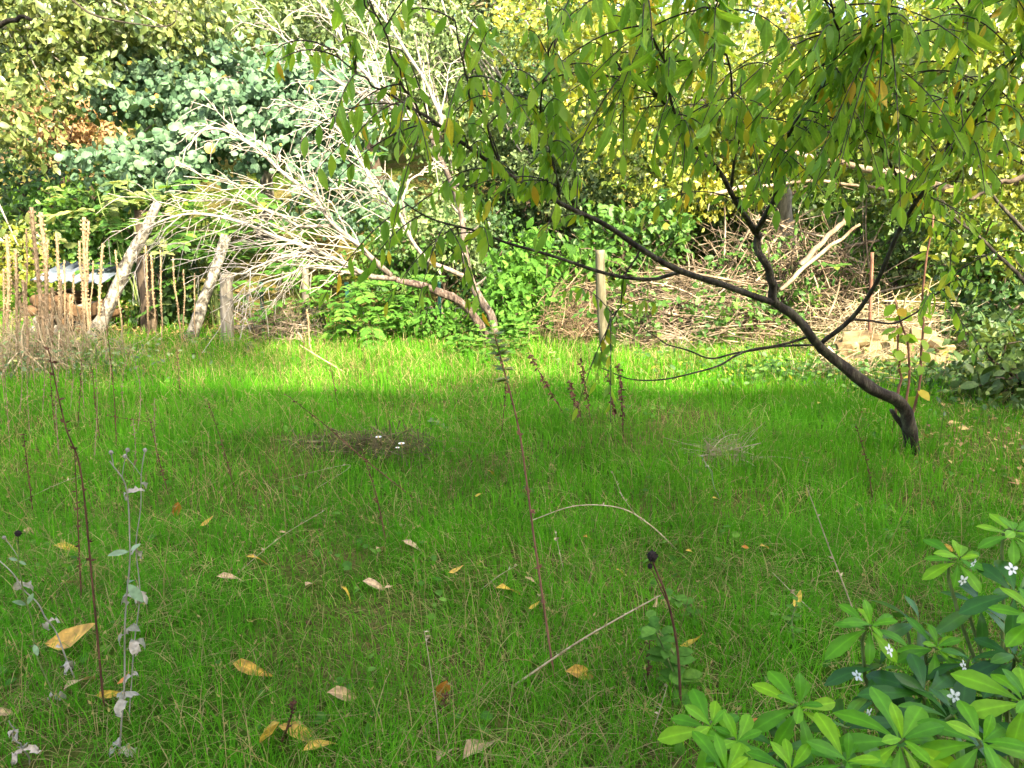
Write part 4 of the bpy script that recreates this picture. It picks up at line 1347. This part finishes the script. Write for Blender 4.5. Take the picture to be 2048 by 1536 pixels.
def knob(mb, c, r, spikes=60):
    th = np.linspace(0, np.pi, 8)
    ph = np.linspace(0, 2 * np.pi, 13)[:-1]
    v = np.array([(math.sin(a) * math.cos(b_), math.sin(a) * math.sin(b_), math.cos(a)) for a in th for b_ in ph])
    v = v * (1 + .10 * np.sin(v[:, [0]] * 13) * np.sin(v[:, [2]] * 11))
    f = [(i * 12 + j, (i + 1) * 12 + j, (i + 1) * 12 + (j + 1) % 12, i * 12 + (j + 1) % 12) for i in range(7) for j in range(12)]
    mb.add(np.asarray(c) + v * r * [1, 1, 1.1], np.array(f), .5)
    if spikes:
        d = rdir(spikes)
        inst(mb, T_NARROW, np.asarray(c) + d * r * .9, d + [0, 0, .3], rdir(spikes), r * .5, .5, 1.5)


m = MB()
knob(m, path[-1] + [0, 0, .008], .0135)
m.build('seed_head', 'seed_black', t)
m = MB()
knob(m, q[-1], .007, 20)
m.build('bud', 'seed_black', t)


# ------------------------------------------------------------------ woolly grey seed stalks, lower left
def campion(label, pts, nodes, heads, stemmat='grey_stem', r=.0032, green=()):
    b = G(*pts[0])
    D = b[1]
    t = thing('woolly_stalk', label, 'dry plant', b, 'woolly grey seed stalks')
    path = wobble(path_px(pts, D, D - .08, 30), .006, 2.2)
    r = r * .78
    m = MB()
    tubes(m, path[None], np.linspace(r, r * .6, 30)[None], 6)
    m.build('stem', stemmat, t)
    uu, vv, _ = project(path)
    for k, (v, n, size) in enumerate(nodes):
        i = int(np.argmin(np.abs(vv - v)))
        for j in range(n):
            m = MB()
            an = j * math.pi * 2 / n + rng.uniform(-.4, .4) + k
            d = np.array([math.cos(an), math.sin(an) * .6, rng.uniform(-.5, .7)])
            g = (k, j) in green or k in green
            tv, tf = T_leaf([(0, 0), (.12, .08), (.25, .15), (.4, .21), (.55, .23), (.7, .2), (.85, .12), (.94, .06), (1, 0)], .3, .1)
            tv = tv.copy()
            if not g:   # withered: crumpled and curled
                tv += rng.normal(0, .075, tv.shape) * np.minimum(1, tv[:, 1:2] * 4)
                cu = rng.uniform(.8, 2.6)
                y = tv[:, 1].copy()
                tv[:, 1], tv[:, 2] = np.sin(y * cu) / cu, tv[:, 2] - (1 - np.cos(y * cu)) / cu
            inst(m, (tv, tf), path[i:i + 1], d[None], np.array([[rng.normal(0, .3), -.5, 1]]), size * rng.uniform(.6, 1) * (.95 if g else 1.1), rng.uniform(0, 1), .85 if g else 1.1)
            m.build('leaf', 'felt_green' if g else 'felt_leaf', t)
    for (hu, hv, hr) in heads:
        i = int(np.argmin((uu - hu) ** 2 + (vv - hv - 40) ** 2))
        c = P(hu, hv, path[i][1])
        m = MB()
        tubes(m, spline([path[i], (path[i] + c) / 2 + [0, 0, .004], c], 6)[None], np.full((1, 6), r * .45), 4)
        knob(m, c, hr * .8, 26)
        m.build('seed_capsule', 'seed_black' if hr > .008 else 'grey_stem', t)


campion('woolly grey stalk leaning left at the left edge with withered leaves', [(152, 1362), (100, 1245), (52, 1180), (-10, 1110)], [(1165, 2, .05), (1242, 2, .05), (1330, 2, .07), (1300, 1, .03)], [])
campion('woolly green-grey stalk with a black seed capsule at the left edge', [(115, 1408), (65, 1280), (48, 1200), (42, 1130), (36, 1080)], [(1120, 2, .035), (1215, 2, .055), (1290, 2, .05), (1385, 2, .05)], [(36, 1067, .010), (8, 1075, .006)], 'green_stem', green=(0, 1, 2))
campion('tall woolly stalk with opposite pale leaves at the lower left', [(238, 1510), (246, 1420), (250, 1300), (258, 1180), (262, 1100), (245, 990), (222, 915)], [(985, 2, .04), (1105, 2, .055), (1160, 2, .07), (1185, 2, .05), (1262, 2, .05), (1390, 3, .05), (1490, 3, .055)], [(222, 905, .006), (255, 900, .006)], 'grey_stem', green=(1, 2))
campion('slender grey stalk with drooping woolly leaves beside the tall woolly one', [(258, 1440), (268, 1280), (274, 1120), (284, 1000), (290, 905)], [(970, 1, .03), (1095, 2, .035), (1190, 3, .045), (1285, 3, .055), (1340, 2, .04)], [(290, 900, .006), (250, 912, .006)], 'grey_stem', r=.0025)
campion('short grey woolly stalk at the bottom left corner', [(60, 1530), (40, 1480), (10, 1440)], [(1500, 3, .06), (1460, 2, .04)], [])
campion('grey seed stalk in the lawn left of the peach base', [(1440, 1000), (1425, 955), (1405, 918)], [(930, 2, .02)], [(1404, 912, .005)], 'grey_stem', r=.002)


# ------------------------------------------------------------------ daisies
for (u, v, lab) in [(803, 888, 'larger right-hand white daisy above the hay mound'), (757, 875, 'white daisy left of the larger one above the hay mound'), (795, 896, 'small white bud under the larger daisy')]:
    b = G(u, v + 38)
    c = P(u, v, b[1])
    t = thing('daisy', lab, 'flower', b, 'white daisies')
    m = MB()
    tubes(m, spline([b, (b + c) / 2 + [.004, 0, 0], c], 6)[None], np.full((1, 6), .0016), 4)
    m.build('stem', 'green_stem', t)
    r = .019 if 'larger' in lab and 'bud' not in lab else .013
    m = MB()
    n = 16
    an = np.arange(n) * 6.283 / n
    inst(m, T_SMALL, np.repeat(c[None], n, 0), np.stack([np.cos(an), np.sin(an) * .9 - .1, np.full(n, .35)], -1), np.tile([0, -.4, 1.], (n, 1)), r, .5, .7)
    m.build('petals', 'petal', t)
    m = MB()
    knob(m, c + [0, -.002, .003], r * .28, 0)
    m.build('eye', 'fallen_gold', t)


# ------------------------------------------------------------------ fallen leaves
FL = [(1020, 1195, 46, .35, 'g', 'yellow oval fallen leaf just left of the tall red-brown stem'), (1165, 1374, 52, .1, 'g', 'bright yellow fallen leaf at the foot of the tall red-brown stem'),
      (1068, 1238, 18, .2, 'g', 'tiny yellow fallen leaf touching the tall red-brown stem'), (762, 1110, 30, 1.2, 't', 'pink-tan curled fallen leaf left of centre'), (825, 1106, 36, -.4, 't', 'narrow tan fallen leaf right of the pink-tan one'),
      (806, 1060, 28, 1.5, 't', 'small upright tan leaf above the narrow tan one'), (960, 1015, 20, -.5, 'g', "small yellow leaf in the middle lawn above the pale arching straw's left end"), (1070, 1178, 30, -.1, 't', 'tan curled leaf touching the left side of the tall red-brown stem'), (1081, 1213, 28, 1.3, 't', 'narrow tan leaf between the yellow oval leaf and the tall stem'), (745, 1182, 32, -.2, 't', 'tan curved leaf left of the yellow oval one'), (913, 1172, 24, .1, 'g', 'small pointed yellow leaf left of the yellow oval one'),
      (694, 1200, 24, -.6, 'g', 'small yellow leaf left of the tan curved one'), (778, 1196, 14, .5, 't', 'tiny pinkish leaf beside the tan curved one'), (490, 1360, 48, -.5, 'g', 'curled yellow-tan fallen leaf left of the bottom middle'), (158, 1308, 92, .1, 'g', 'long golden fallen leaf by the woolly stalks'),
      (147, 1180, 38, 1.1, 't', 'pale pink oval fallen leaf by the tallest bristly stem'), (162, 1386, 52, 1.2, 't', 'crinkled tan fallen leaf under the leaning woolly stalk'), (215, 1412, 30, 0, 'g', 'yellow fallen leaf at the foot of the tallest bristly stem'),
      (560, 1505, 90, -.75, 'g', 'largest golden-tan fallen leaf at the bottom'), (610, 1482, 84, -.25, 'g', 'arched golden fallen leaf above the largest one'), (640, 1510, 50, .5, 'g', 'golden leaf tip beside the largest fallen leaf'), (690, 1416, 48, .2, 't', 'pale tan fallen leaf right of the arched golden one'),
      (884, 1405, 52, 1.4, 'r', 'upright rust-brown fallen leaf near the bottom middle'), (894, 1515, 66, 1.2, 't', 'left of two pale tan leaves at the bottom edge'), (965, 1505, 92, .95, 't', 'right and longer of two pale tan leaves at the bottom edge'),
      (1322, 1230, 44, .7, 't', 'tan fallen leaf left of the black seed-head stem'), (1386, 1326, 46, -.6, 'g', 'golden fallen leaf right of the black seed-head stem'), (1380, 1122, 16, 0, 'g', 'small yellow leaf right of the black seed head'), (1528, 1113, 20, .4, 'g', 'small orange leaf far right of the black seed head'), (1490, 1115, 14, 0, 'r', 'tiny rust leaf beside the small orange one at right'),
      (1590, 1237, 28, .9, 'g', 'yellow fallen leaf left of the flowering bush'), (1180, 1090, 24, .3, 'r', 'rust-coloured fallen leaf above the long diagonal straw'), (142, 1109, 46, .1, 'g', 'yellow fallen leaf by the black seed capsule'), (66, 1083, 26, 0, 't', 'small tan leaf by the black seed capsule'),
      (418, 1066, 24, .3, 'g', 'small yellow leaf right of the woolly stalks, farthest back'), (516, 1133, 34, .15, 'g', 'thin yellow leaf in the grass right of the woolly stalks'), (460, 1172, 36, .2, 't', 'small tan leaf below the thin yellow one at left'), (12, 1455, 30, .6, 't', 'tan fallen leaf cut by the left edge'), (355, 1035, 34, 1.3, 'r', 'rust fallen leaf beyond the woolly stalks'), (985, 955, 18, .6, 'g', 'small yellow leaf highest up the middle lawn'),
      (570, 1082, 18, .2, 't', 'tiny tan leaf left of the small upright tan leaf'), (620, 1182, 28, 1.4, 't', 'small upright tan leaf left of the small yellow leaves'), (1500, 1470, 16, 0, 'r', 'tiny rust leaf among the flowering bush leaves at left'), (725, 905, 18, .1, 't', 'small tan leaf on the hay mound'), (1430, 1010, 14, .2, 'g', 'tiny yellow leaf near the dry grey tuft'), (1895, 1115, 24, -.3, 'g', 'orange fallen leaf behind the flowering bush'), (255, 1395, 22, .4, 'r', 'small rust leaf at the foot of the tall woolly stalk'), (1240, 1160, 14, .2, 'g', 'tiny yellow leaf below the rust-coloured leaf')]
FT = T_leaf([(0, 0), (.1, .06), (.3, .17), (.55, .21), (.8, .13), (1, 0)], .3, 0)
fm = {}
for key, mat in (('g', 'fallen_gold'), ('t', 'fallen_tan'), ('r', 'fallen_rust')):
    fm[key] = [tmpl_mesh('fallen_leaf', FT, mat, tw, be, .12) for tw, be in ((.9, .6), (-1.2, .9), (.5, -.6), (1.6, 1.1))]
WORD = {'g': 'small yellow fallen leaf lying in the shaded grass', 't': 'small tan fallen leaf lying in the shaded grass', 'r': 'small rust-brown fallen leaf lying in the shaded grass'}
for k, (u, v, px, an, key, lab) in enumerate(FL):
    b = G(u, v)
    s = px / F * math.hypot(b[1], CAM_H) * 1.28
    # the picture's slant becomes a heading on the ground
    d = np.array([math.cos(an), math.sin(an) * 1.1, rng.uniform(-.05, .3)])
    if key == 'r' and abs(an) > 1.2:
        d = np.array([.15, .1, 1])
    d = norm(d)
    nrm_ = norm(np.array([rng.normal(0, .25), -.55 + rng.normal(0, .2), 1]))
    pos = b + np.array([0, 0, .042 + .02 * rng.uniform()]) - d * s * .5
    o = leaf_object('fallen_leaf', fm[key][k % 4], pos, d, nrm_, s, None, .95)
    tag(o, lab or WORD[key], 'leaf', 'leaves fallen on the lawn')


# ------------------------------------------------------------------ peach tree
def peach():
    b = G(1826, 905)
    D = b[1]
    t = thing('peach_tree', 'leaning peach tree with long drooping leaves on the right', 'tree', b)
    trunk = path_px([(1826, 908), (1818, 850), (1800, 806), (1745, 782), (1692, 737), (1641, 687), (1592, 637), (1548, 606)], D, D - .3, 34)
    trunk[0] -= [0, 0, .05]
    m = MB()
    trunk_mesh(m, wobble(trunk, .008), .037, .023, 10, .18, flare=.35)
    m.build('trunk', 'peach_bark', t)
    # second, short dead stem at the base
    q = path_px([(1830, 905), (1812, 862), (1795, 838), (1782, 820)], D + .03, D - .02, 10)
    m = MB()
    trunk_mesh(m, q, .022, .012, 7, .1)
    m.build('dead_stub', 'peach_bark', t)
    Yf = D - .3
    B = [
        ([(1548, 606), (1470, 580), (1360, 545), (1280, 500), (1200, 445), (1120, 400), (1000, 330), (900, 270), (840, 232), (780, 192)], Yf, 2.9, .020, .005, .5, 20),
        ([(1360, 545), (1300, 556), (1200, 540), (1050, 495), (950, 470), (850, 430), (808, 398)], Yf - .2, 3.2, .012, .003, .55, 9),
        ([(1548, 606), (1540, 560), (1522, 500), (1510, 465)], Yf, Yf - .08, .026, .021, 2, 0),
        ([(1510, 465), (1486, 420), (1450, 360), (1385, 290), (1352, 232), (1290, 165), (1240, 140)], Yf - .08, 2.9, .017, .005, .25, 26),
        ([(1512, 466), (1545, 400), (1552, 340), (1582, 270), (1640, 180), (1672, 90), (1660, -10)], Yf - .08, 2.7, .018, .004, .3, 26),
        ([(1553, 320), (1640, 262), (1720, 180), (1752, 90), (1790, 0)], Yf - .3, 2.6, .009, .003, .2, 20),
        ([(1641, 687), (1700, 640), (1750, 580), (1790, 480), (1830, 400), (1882, 330), (1912, 230), (1930, 120), (1945, -10)], D - .16, 2.9, .016, .005, .45, 26),
        ([(1882, 330), (1950, 250), (2010, 160), (2070, 60)], 3.3, 2.7, .008, .003, .1, 18),
        ([(1462, 378), (1475, 280), (1465, 170), (1440, 60), (1430, -30)], Yf - .3, 2.6, .008, .003, .2, 20),
        ([(1352, 232), (1330, 140), (1300, 50), (1290, -30)], 3.2, 2.7, .007, .003, .1, 16),
        ([(1120, 400), (1100, 300), (1085, 180), (1100, 60)], 3.4, 2.8, .007, .003, .1, 18),
        ([(1000, 330), (960, 230), (930, 140), (900, 40)], 3.2, 2.8, .006, .003, .1, 7),
        ([(840, 232), (800, 140), (760, 60), (730, -20)], 3.0, 2.7, .006, .003, .1, 5),
        ([(780, 192), (720, 150), (670, 110), (630, 95)], 2.95, 2.7, .005, .002, .1, 4),
        ([(1620, 672), (1560, 688), (1480, 715), (1400, 742), (1280, 757), (1205, 742)], D - .2, D - .5, .009, .003, 2, 0),
        ([(1640, 690), (1540, 692), (1430, 718), (1340, 690), (1290, 650)], D - .15, D - .4, .008, .003, 2, 0),
        ([(1700, 640), (1790, 640), (1870, 600), (1930, 520)], D - .18, D - .5, .008, .003, .6, 4),
        ([(1280, 500), (1250, 560), (1240, 610), (1220, 640)], 3.7, 3.6, .006, .002, .5, 5),
        ([(1830, 400), (1770, 300), (1730, 200), (1740, 100)], 3.5, 2.8, .008, .003, .15, 18),
    ]
    tw = MB()
    pos, ay, az, LL = [], [], [], []
    for pts, Y0, Y1, r0, r1, t0, nt in B:
        path = wobble(path_px(pts, Y0, Y1, 30), .010)
        m = MB()
        trunk_mesh(m, path, r0 * .85, r1 * .85, 7, .1)
        m.build('branch', 'peach_bark', t)
        tg = norm(np.gradient(path, axis=0))
        for k in range(int(nt * (1.75 if pts[-1][0] > 1250 else 1.35))):
            f = t0 + (1 - t0) * rng.uniform(0, 1) ** .85
            i = min(29, int(f * 29))
            side = rdir(1)[0]
            d = norm(tg[i] * .6 + side * .9 + np.array([0, -.1, .25]))
            L = rng.uniform(.18, .5)
            tt = np.linspace(0, 1, 9)[:, None]
            p = path[i] + L * (tt * d - tt ** 2.2 * np.array([0, 0, .45]))
            tubes(tw, p[None], np.linspace(.0032, .0014, 9)[None], 4)
            for j in range(1, 9):
                for _ in range(1 if rng.uniform() < .8 else 2):
                    pos.append(p[j])
                    h = rdir(1)[0]
                    ay.append(norm(np.array([0, 0, -1.0]) * rng.uniform(.6, 1.3) + d * .25 + h * .42))
                    az.append(norm(rdir(1)[0] * [1, 1, .3] + [.1, -.45, .25]))
                    LL.append(rng.uniform(.042, .095))
    tag(tw.build('twigs', 'peach_bark', t), kind='stuff')
    pos, ay, az, LL = np.array(pos), np.array(ay), np.array(az), np.array(LL)
    uu, vv, ff = project(pos + ay * LL[:, None] * .5)
    inside = (uu > 0) & (uu < 2048) & (vv > -10) & (vv < 1536)
    score = np.where(inside, LL / ff, 0)
    order = np.argsort(-score)
    me = [tmpl_mesh('leaf', T_PEACH, 'peach_leaf_each', tw_, be, .2) for tw_, be in ((.7, .3), (-.9, .1), (.3, .6), (-.3, .9), (1.5, .4))]
    for k, i in enumerate(order[:300]):
        leaf_object('leaf', me[k % 5], pos[i], ay[i], az[i], LL[i], t, rng.uniform(1.0, 1.5))
    r = order[300:]
    m = MB()
    inst(m, T_PEACH, pos[r], ay[r], az[r], LL[r], rng.uniform(0, 1, len(r)), rng.uniform(.95, 1.4, len(r)))
    tag(m.build('foliage', 'peach_leaf', t), kind='stuff')


peach()

# thin red saplings at the right
for pts, lab in [([(1812, 880), (1838, 760), (1848, 640), (1850, 520), (1868, 430)], 'slender red-brown sapling stem right of the peach trunk'),
                 ([(1806, 850), (1818, 760), (1808, 660), (1790, 600)], 'thin forked sapling stem touching the peach trunk'),
                 ([(1795, 800), (1800, 720), (1792, 650)], 'short thin sapling stem before the stone heap')]:
    D = 4.7
    path = path_px(pts, D, D, 20)
    path[0, 2] = float(terrain(path[0, 0], D)) - .02
    t = thing('thin_sapling', lab, 'sapling', path[0])
    m = MB()
    trunk_mesh(m, wobble(path, .006), .010, .005, 6, .06)
    m.build('stem', 'red_stem', t)
    m = MB()
    n = 14
    i = rng.integers(4, 20, n)
    d = rdir(n) * [1, .6, .3] + [0, 0, -.4]
    inst(m, T_OVAL, path[i], d, rdir(n) + [0, -.5, .5], rng.uniform(.06, .10, n), rng.uniform(.3, 1, n), 1.4)
    m.build('foliage', 'peach_leaf', t)

# dark limb of the tree at the right edge, hanging into the picture
for pts, Y0, Y1, r0, r1, lab in [([(2120, 640), (2048, 560), (1960, 480), (1900, 430), (1850, 400)], 4.6, 4.9, .014, .004, 'dark bare bough slanting in from the right edge'),
                                 ([(2140, 520), (2060, 470), (1990, 400), (1960, 330)], 5.2, 5.3, .018, .006, 'thicker dark bough above it at the right edge'),
                                 ([(-60, 52), (20, 42), (66, 34)], 3.6, 3.6, .012, .007, 'dark bare branch end poking in at the top left'),
                                 ([(120, -20), (180, 25), (270, 50), (340, 48), (356, 20)], 7.8, 7.8, .012, .004, 'thin looping bare branch at the top left')]:
    path = wobble(path_px(pts, Y0, Y1, 18), .008)
    m = MB()
    trunk_mesh(m, path, r0, r1, 7, .1)
    if 'right' in lab:
        grow_twigs(m, path, r0, r1, .3, .2, .3, .1, False, .5)
    tag(m.build('bare_bough', 'peach_bark', origin=path[0]), lab, 'branch')


# ------------------------------------------------------------------ flowering bush, bottom right
def orange_bush():
    b = ground(1.15, 1.35)
    t = thing('flowering_bush', 'glossy evergreen bush with white flowers at the bottom right', 'bush', b)
    young = [tmpl_mesh('leaf', T_OBOV, 'orange_bush_leaf', tw, be, .05) for tw, be in ((.15, .15), (-.15, .05), (0, .3))]
    old = [tmpl_mesh('leaf', T_OBOV, 'orange_bush_old_leaf', tw, be, .05) for tw, be in ((.2, .3), (-.2, .2), (0, .45))]
    st = MB()

    def whorl(u, v, D, size, meshes, n=8, tilt=(0, 0), inner=4):
        size = size * 1.28
        c = P(u, v, D)
        ax = norm(np.array([tilt[0], -.45 + tilt[1], 1.0]))
        e1 = norm(np.cross(ax, [0, 1, 0.2]))
        e2 = np.cross(ax, e1)
        a0 = rng.uniform(0, 6.28)
        for k in range(n):
            an = a0 + k * 6.283 / n + rng.normal(0, .12)
            r_ = math.cos(an) * e1 + math.sin(an) * e2
            d = r_ + ax * rng.uniform(.02, .28)
            leaf_object('leaf', meshes[k % 3], c + r_ * .006, d, ax - .2 * r_ + rng.normal(0, .12, 3), size * rng.uniform(.7, 1.12), t, rng.uniform(.72, .95))
        for k in range(inner):
            an = a0 + .4 + k * 6.283 / max(inner, 1) + rng.normal(0, .12)
            r_ = math.cos(an) * e1 + math.sin(an) * e2
            leaf_object('leaf', meshes[k % 3], c + ax * .012, r_ * .8 + ax * .75, ax * .7 - r_ * .7, size * rng.uniform(.45, .7), t, .9)
        foot = np.array([b[0] + rng.normal(0, .12), b[1] + rng.normal(0, .08), b[2]])
        foot = foot + (c - foot) * [.35, .35, 0]
        p = wobble(spline([foot, (foot + c) / 2 + [0, 0, -.03], c - ax * .04, c + ax * .01], 10), .006)
        tubes(st, p[None], np.linspace(.006, .0025, 10)[None], 5)

    Yw = [(1420, 1460, 1.22, .062, 8), (1472, 1490, 1.18, .055, 7), (1596, 1418, 1.26, .064, 8), (1738, 1258, 1.42, .066, 8), (1800, 1486, 1.12, .078, 9), (1690, 1530, 1.08, .07, 8), (2050, 1408, 1.16, .075, 8), (1960, 1490, 1.1, .07, 8),
          (1870, 1300, 1.42, .058, 7), (2025, 1072, 1.52, .06, 8), (1915, 1125, 1.5, .06, 8), (1450, 1550, 1.1, .06, 7), (1580, 1545, 1.08, .06, 7), (2070, 1240, 1.3, .065, 7)]
    for u, v, D, s, n in Yw:
        whorl(u, v, D, s, young, n)
    Ow = [(1760, 1340, 1.42, .07, 7), (1850, 1390, 1.32, .075, 8), (1960, 1215, 1.5, .075, 7), (2030, 1190, 1.42, .075, 7), (1940, 1330, 1.38, .08, 7), (2030, 1320, 1.35, .08, 7), (1690, 1460, 1.28, .07, 7), (1900, 1440, 1.25, .08, 7), (1560, 1500, 1.25, .06, 6), (2080, 1500, 1.2, .08, 7), (2010, 1400, 1.35, .08, 7), (1830, 1250, 1.55, .07, 6), (1760, 1400, 1.45, .07, 6)]
    for u, v, D, s, n in Ow:
        whorl(u, v, D, s, old, n, (rng.normal(0, .3), rng.normal(0, .3)), 2)
    tag(st.build('stems', 'green_stem', t), kind='stuff')
    pm = tmpl_mesh('petal', T_leaf([(0, 0), (.3, .2), (.65, .28), (.9, .16), (1, 0)], .2, .2), 'petal', 0, .1)
    for u, v, D in [(1777, 1301, 1.36), (1716, 1350, 1.36), (1925, 1161, 1.42), (2023, 1139, 1.36), (1926, 1332, 1.3), (1908, 1393, 1.24), (1735, 1427, 1.26), (1946, 1126, 1.45)]:
        c = P(u, v, D)
        m = MB()
        knob(m, c, .0028, 8)
        fl = m.build('flower', 'felt_green', t)
        ax = norm(np.array([rng.normal(0, .5), -.7, rng.uniform(-.3, .7)]))
        e1 = norm(np.cross(ax, [.3, .2, 1]))
        e2 = np.cross(ax, e1)
        a0 = rng.uniform(0, 6)
        for k in range(5):
            an = a0 + k * 1.257
            r_ = math.cos(an) * e1 + math.sin(an) * e2
            leaf_object('petal', pm, c, r_ + ax * .35, ax - .3 * r_, .0125 * rng.uniform(.75, 1.15), fl)


orange_bush()


# ------------------------------------------------------------------ added unseen building and trees behind the camera, shaped to shade the lawn
def shade_house():  # unseen building added so its ridge casts the straight shadow edge
    t = thing('shade_house', 'added unseen cream building with a tiled roof behind the viewer, put there to shade the lawn', 'shade_house', (10, -4.5, 0))
    x0, x1, y0, y1, ze, zr = 2.2, 19, -7.5, -1.6, 6.0, 9.78
    m = MB()
    box(m, ((x0 + x1) / 2, (y0 + y1) / 2, ze / 2 - .1), (x1 - x0, y1 - y0, ze + .2))
    ym = -4.5
    for x in (x0, x1):
        m.add([(x, y0, ze), (x, y1, ze), (x, ym, zr - .25)], np.array([(0, 1, 2)]))
    m.build('wall', 'shade_house_wall', t, smooth=False)
    m = MB()
    for ya, yb in ((y1 + .4, ym), (y0 - .4, ym)):
        za = ze - .45
        v = np.array([(x0 - .3, ya, za), (x1 + .3, ya, za), (x1 + .3, yb, zr), (x0 - .3, yb, zr)])
        v = np.concatenate([v, v - [0, 0, .14]])
        m.add(v, np.array([(0, 1, 2, 3), (7, 6, 5, 4), (0, 4, 5, 1), (1, 5, 6, 2), (2, 6, 7, 3), (3, 7, 4, 0)]))
    m.build('roof', 'roof_tile', t, smooth=False)
    for x in (4.5, 8, 11.5, 15):
        for z in (1.5, 4.4):
            m = MB()
            box(m, (x, y1 + .02, z), (1.2, .08, 1.5))
            w = m.build('window', 'white_paint', t, smooth=False)
            m = MB()
            for s in (-.28, .28):
                box(m, (x + s, y1 + .05, z), (.46, .04, 1.3))
            m.build('pane', 'pane', w, smooth=False)


shade_house()
b = ground(1.0, -9.5)  # unseen pine, its raised flat crown placed to shade a far strip
tree('shade_pine', 'unseen tall pine behind the camera, added to cast the far shade band on the lawn', 'tree', b, [b, b + [.5, 1, 5], b + [1.5, 3, 9], b + [2.4, 4.2, 11.4]], .22, .09,
     [((3.6, -5.2, 11.5), (1.0, .9, .42)), ((2.3, -5.0, 11.2), (.8, .7, .35))], 'deep_leaf', T_SMALL, .14, 140, 40, .2, start=.8, nl=15)
b = ground(-1.5, -5.2)  # unseen tree added to shade the left lawn with a ragged edge
tree('shade_tree', 'unseen leafy tree behind the camera, added to cast the ragged left shade edge', 'tree', b, [b, b + [0, 0, 3], b + [.2, 0, 6], b + [.3, 0, 9]], .2, .08,
     [((0.2, -4.8, 8.2), (2.4, 1.3, 1.55)), ((-1.0, -4.8, 5.6), (3.0, 1.4, 2.2)), ((-2.2, -4.6, 2.9), (2.6, 1.2, 2.2))], 'deep_leaf', T_SMALL, .17, 600, 40, .3, start=.3, nl=25)
b = ground(7.6, -8.4)  # unseen tree, crown shaped to bump the roof's straight shadow edge
tree('shade_tree', 'unseen leafy tree above the added roof behind the camera, shaped to give the shade edge its hump', 'tree', b, [b, b + [0, 0, 3], b + [-.2, .6, 7], b + [-.4, 1.6, 10]], .2, .08,
     [((6.0, -5.3, 9.9), (.55, .7, .55)), ((8.5, -5.3, 9.75), (2.0, .7, .5)), ((11.0, -5.3, 9.75), (1.6, .7, .5))], 'deep_leaf', T_SMALL, .15, 220, 40, .2, start=.6, nl=15)
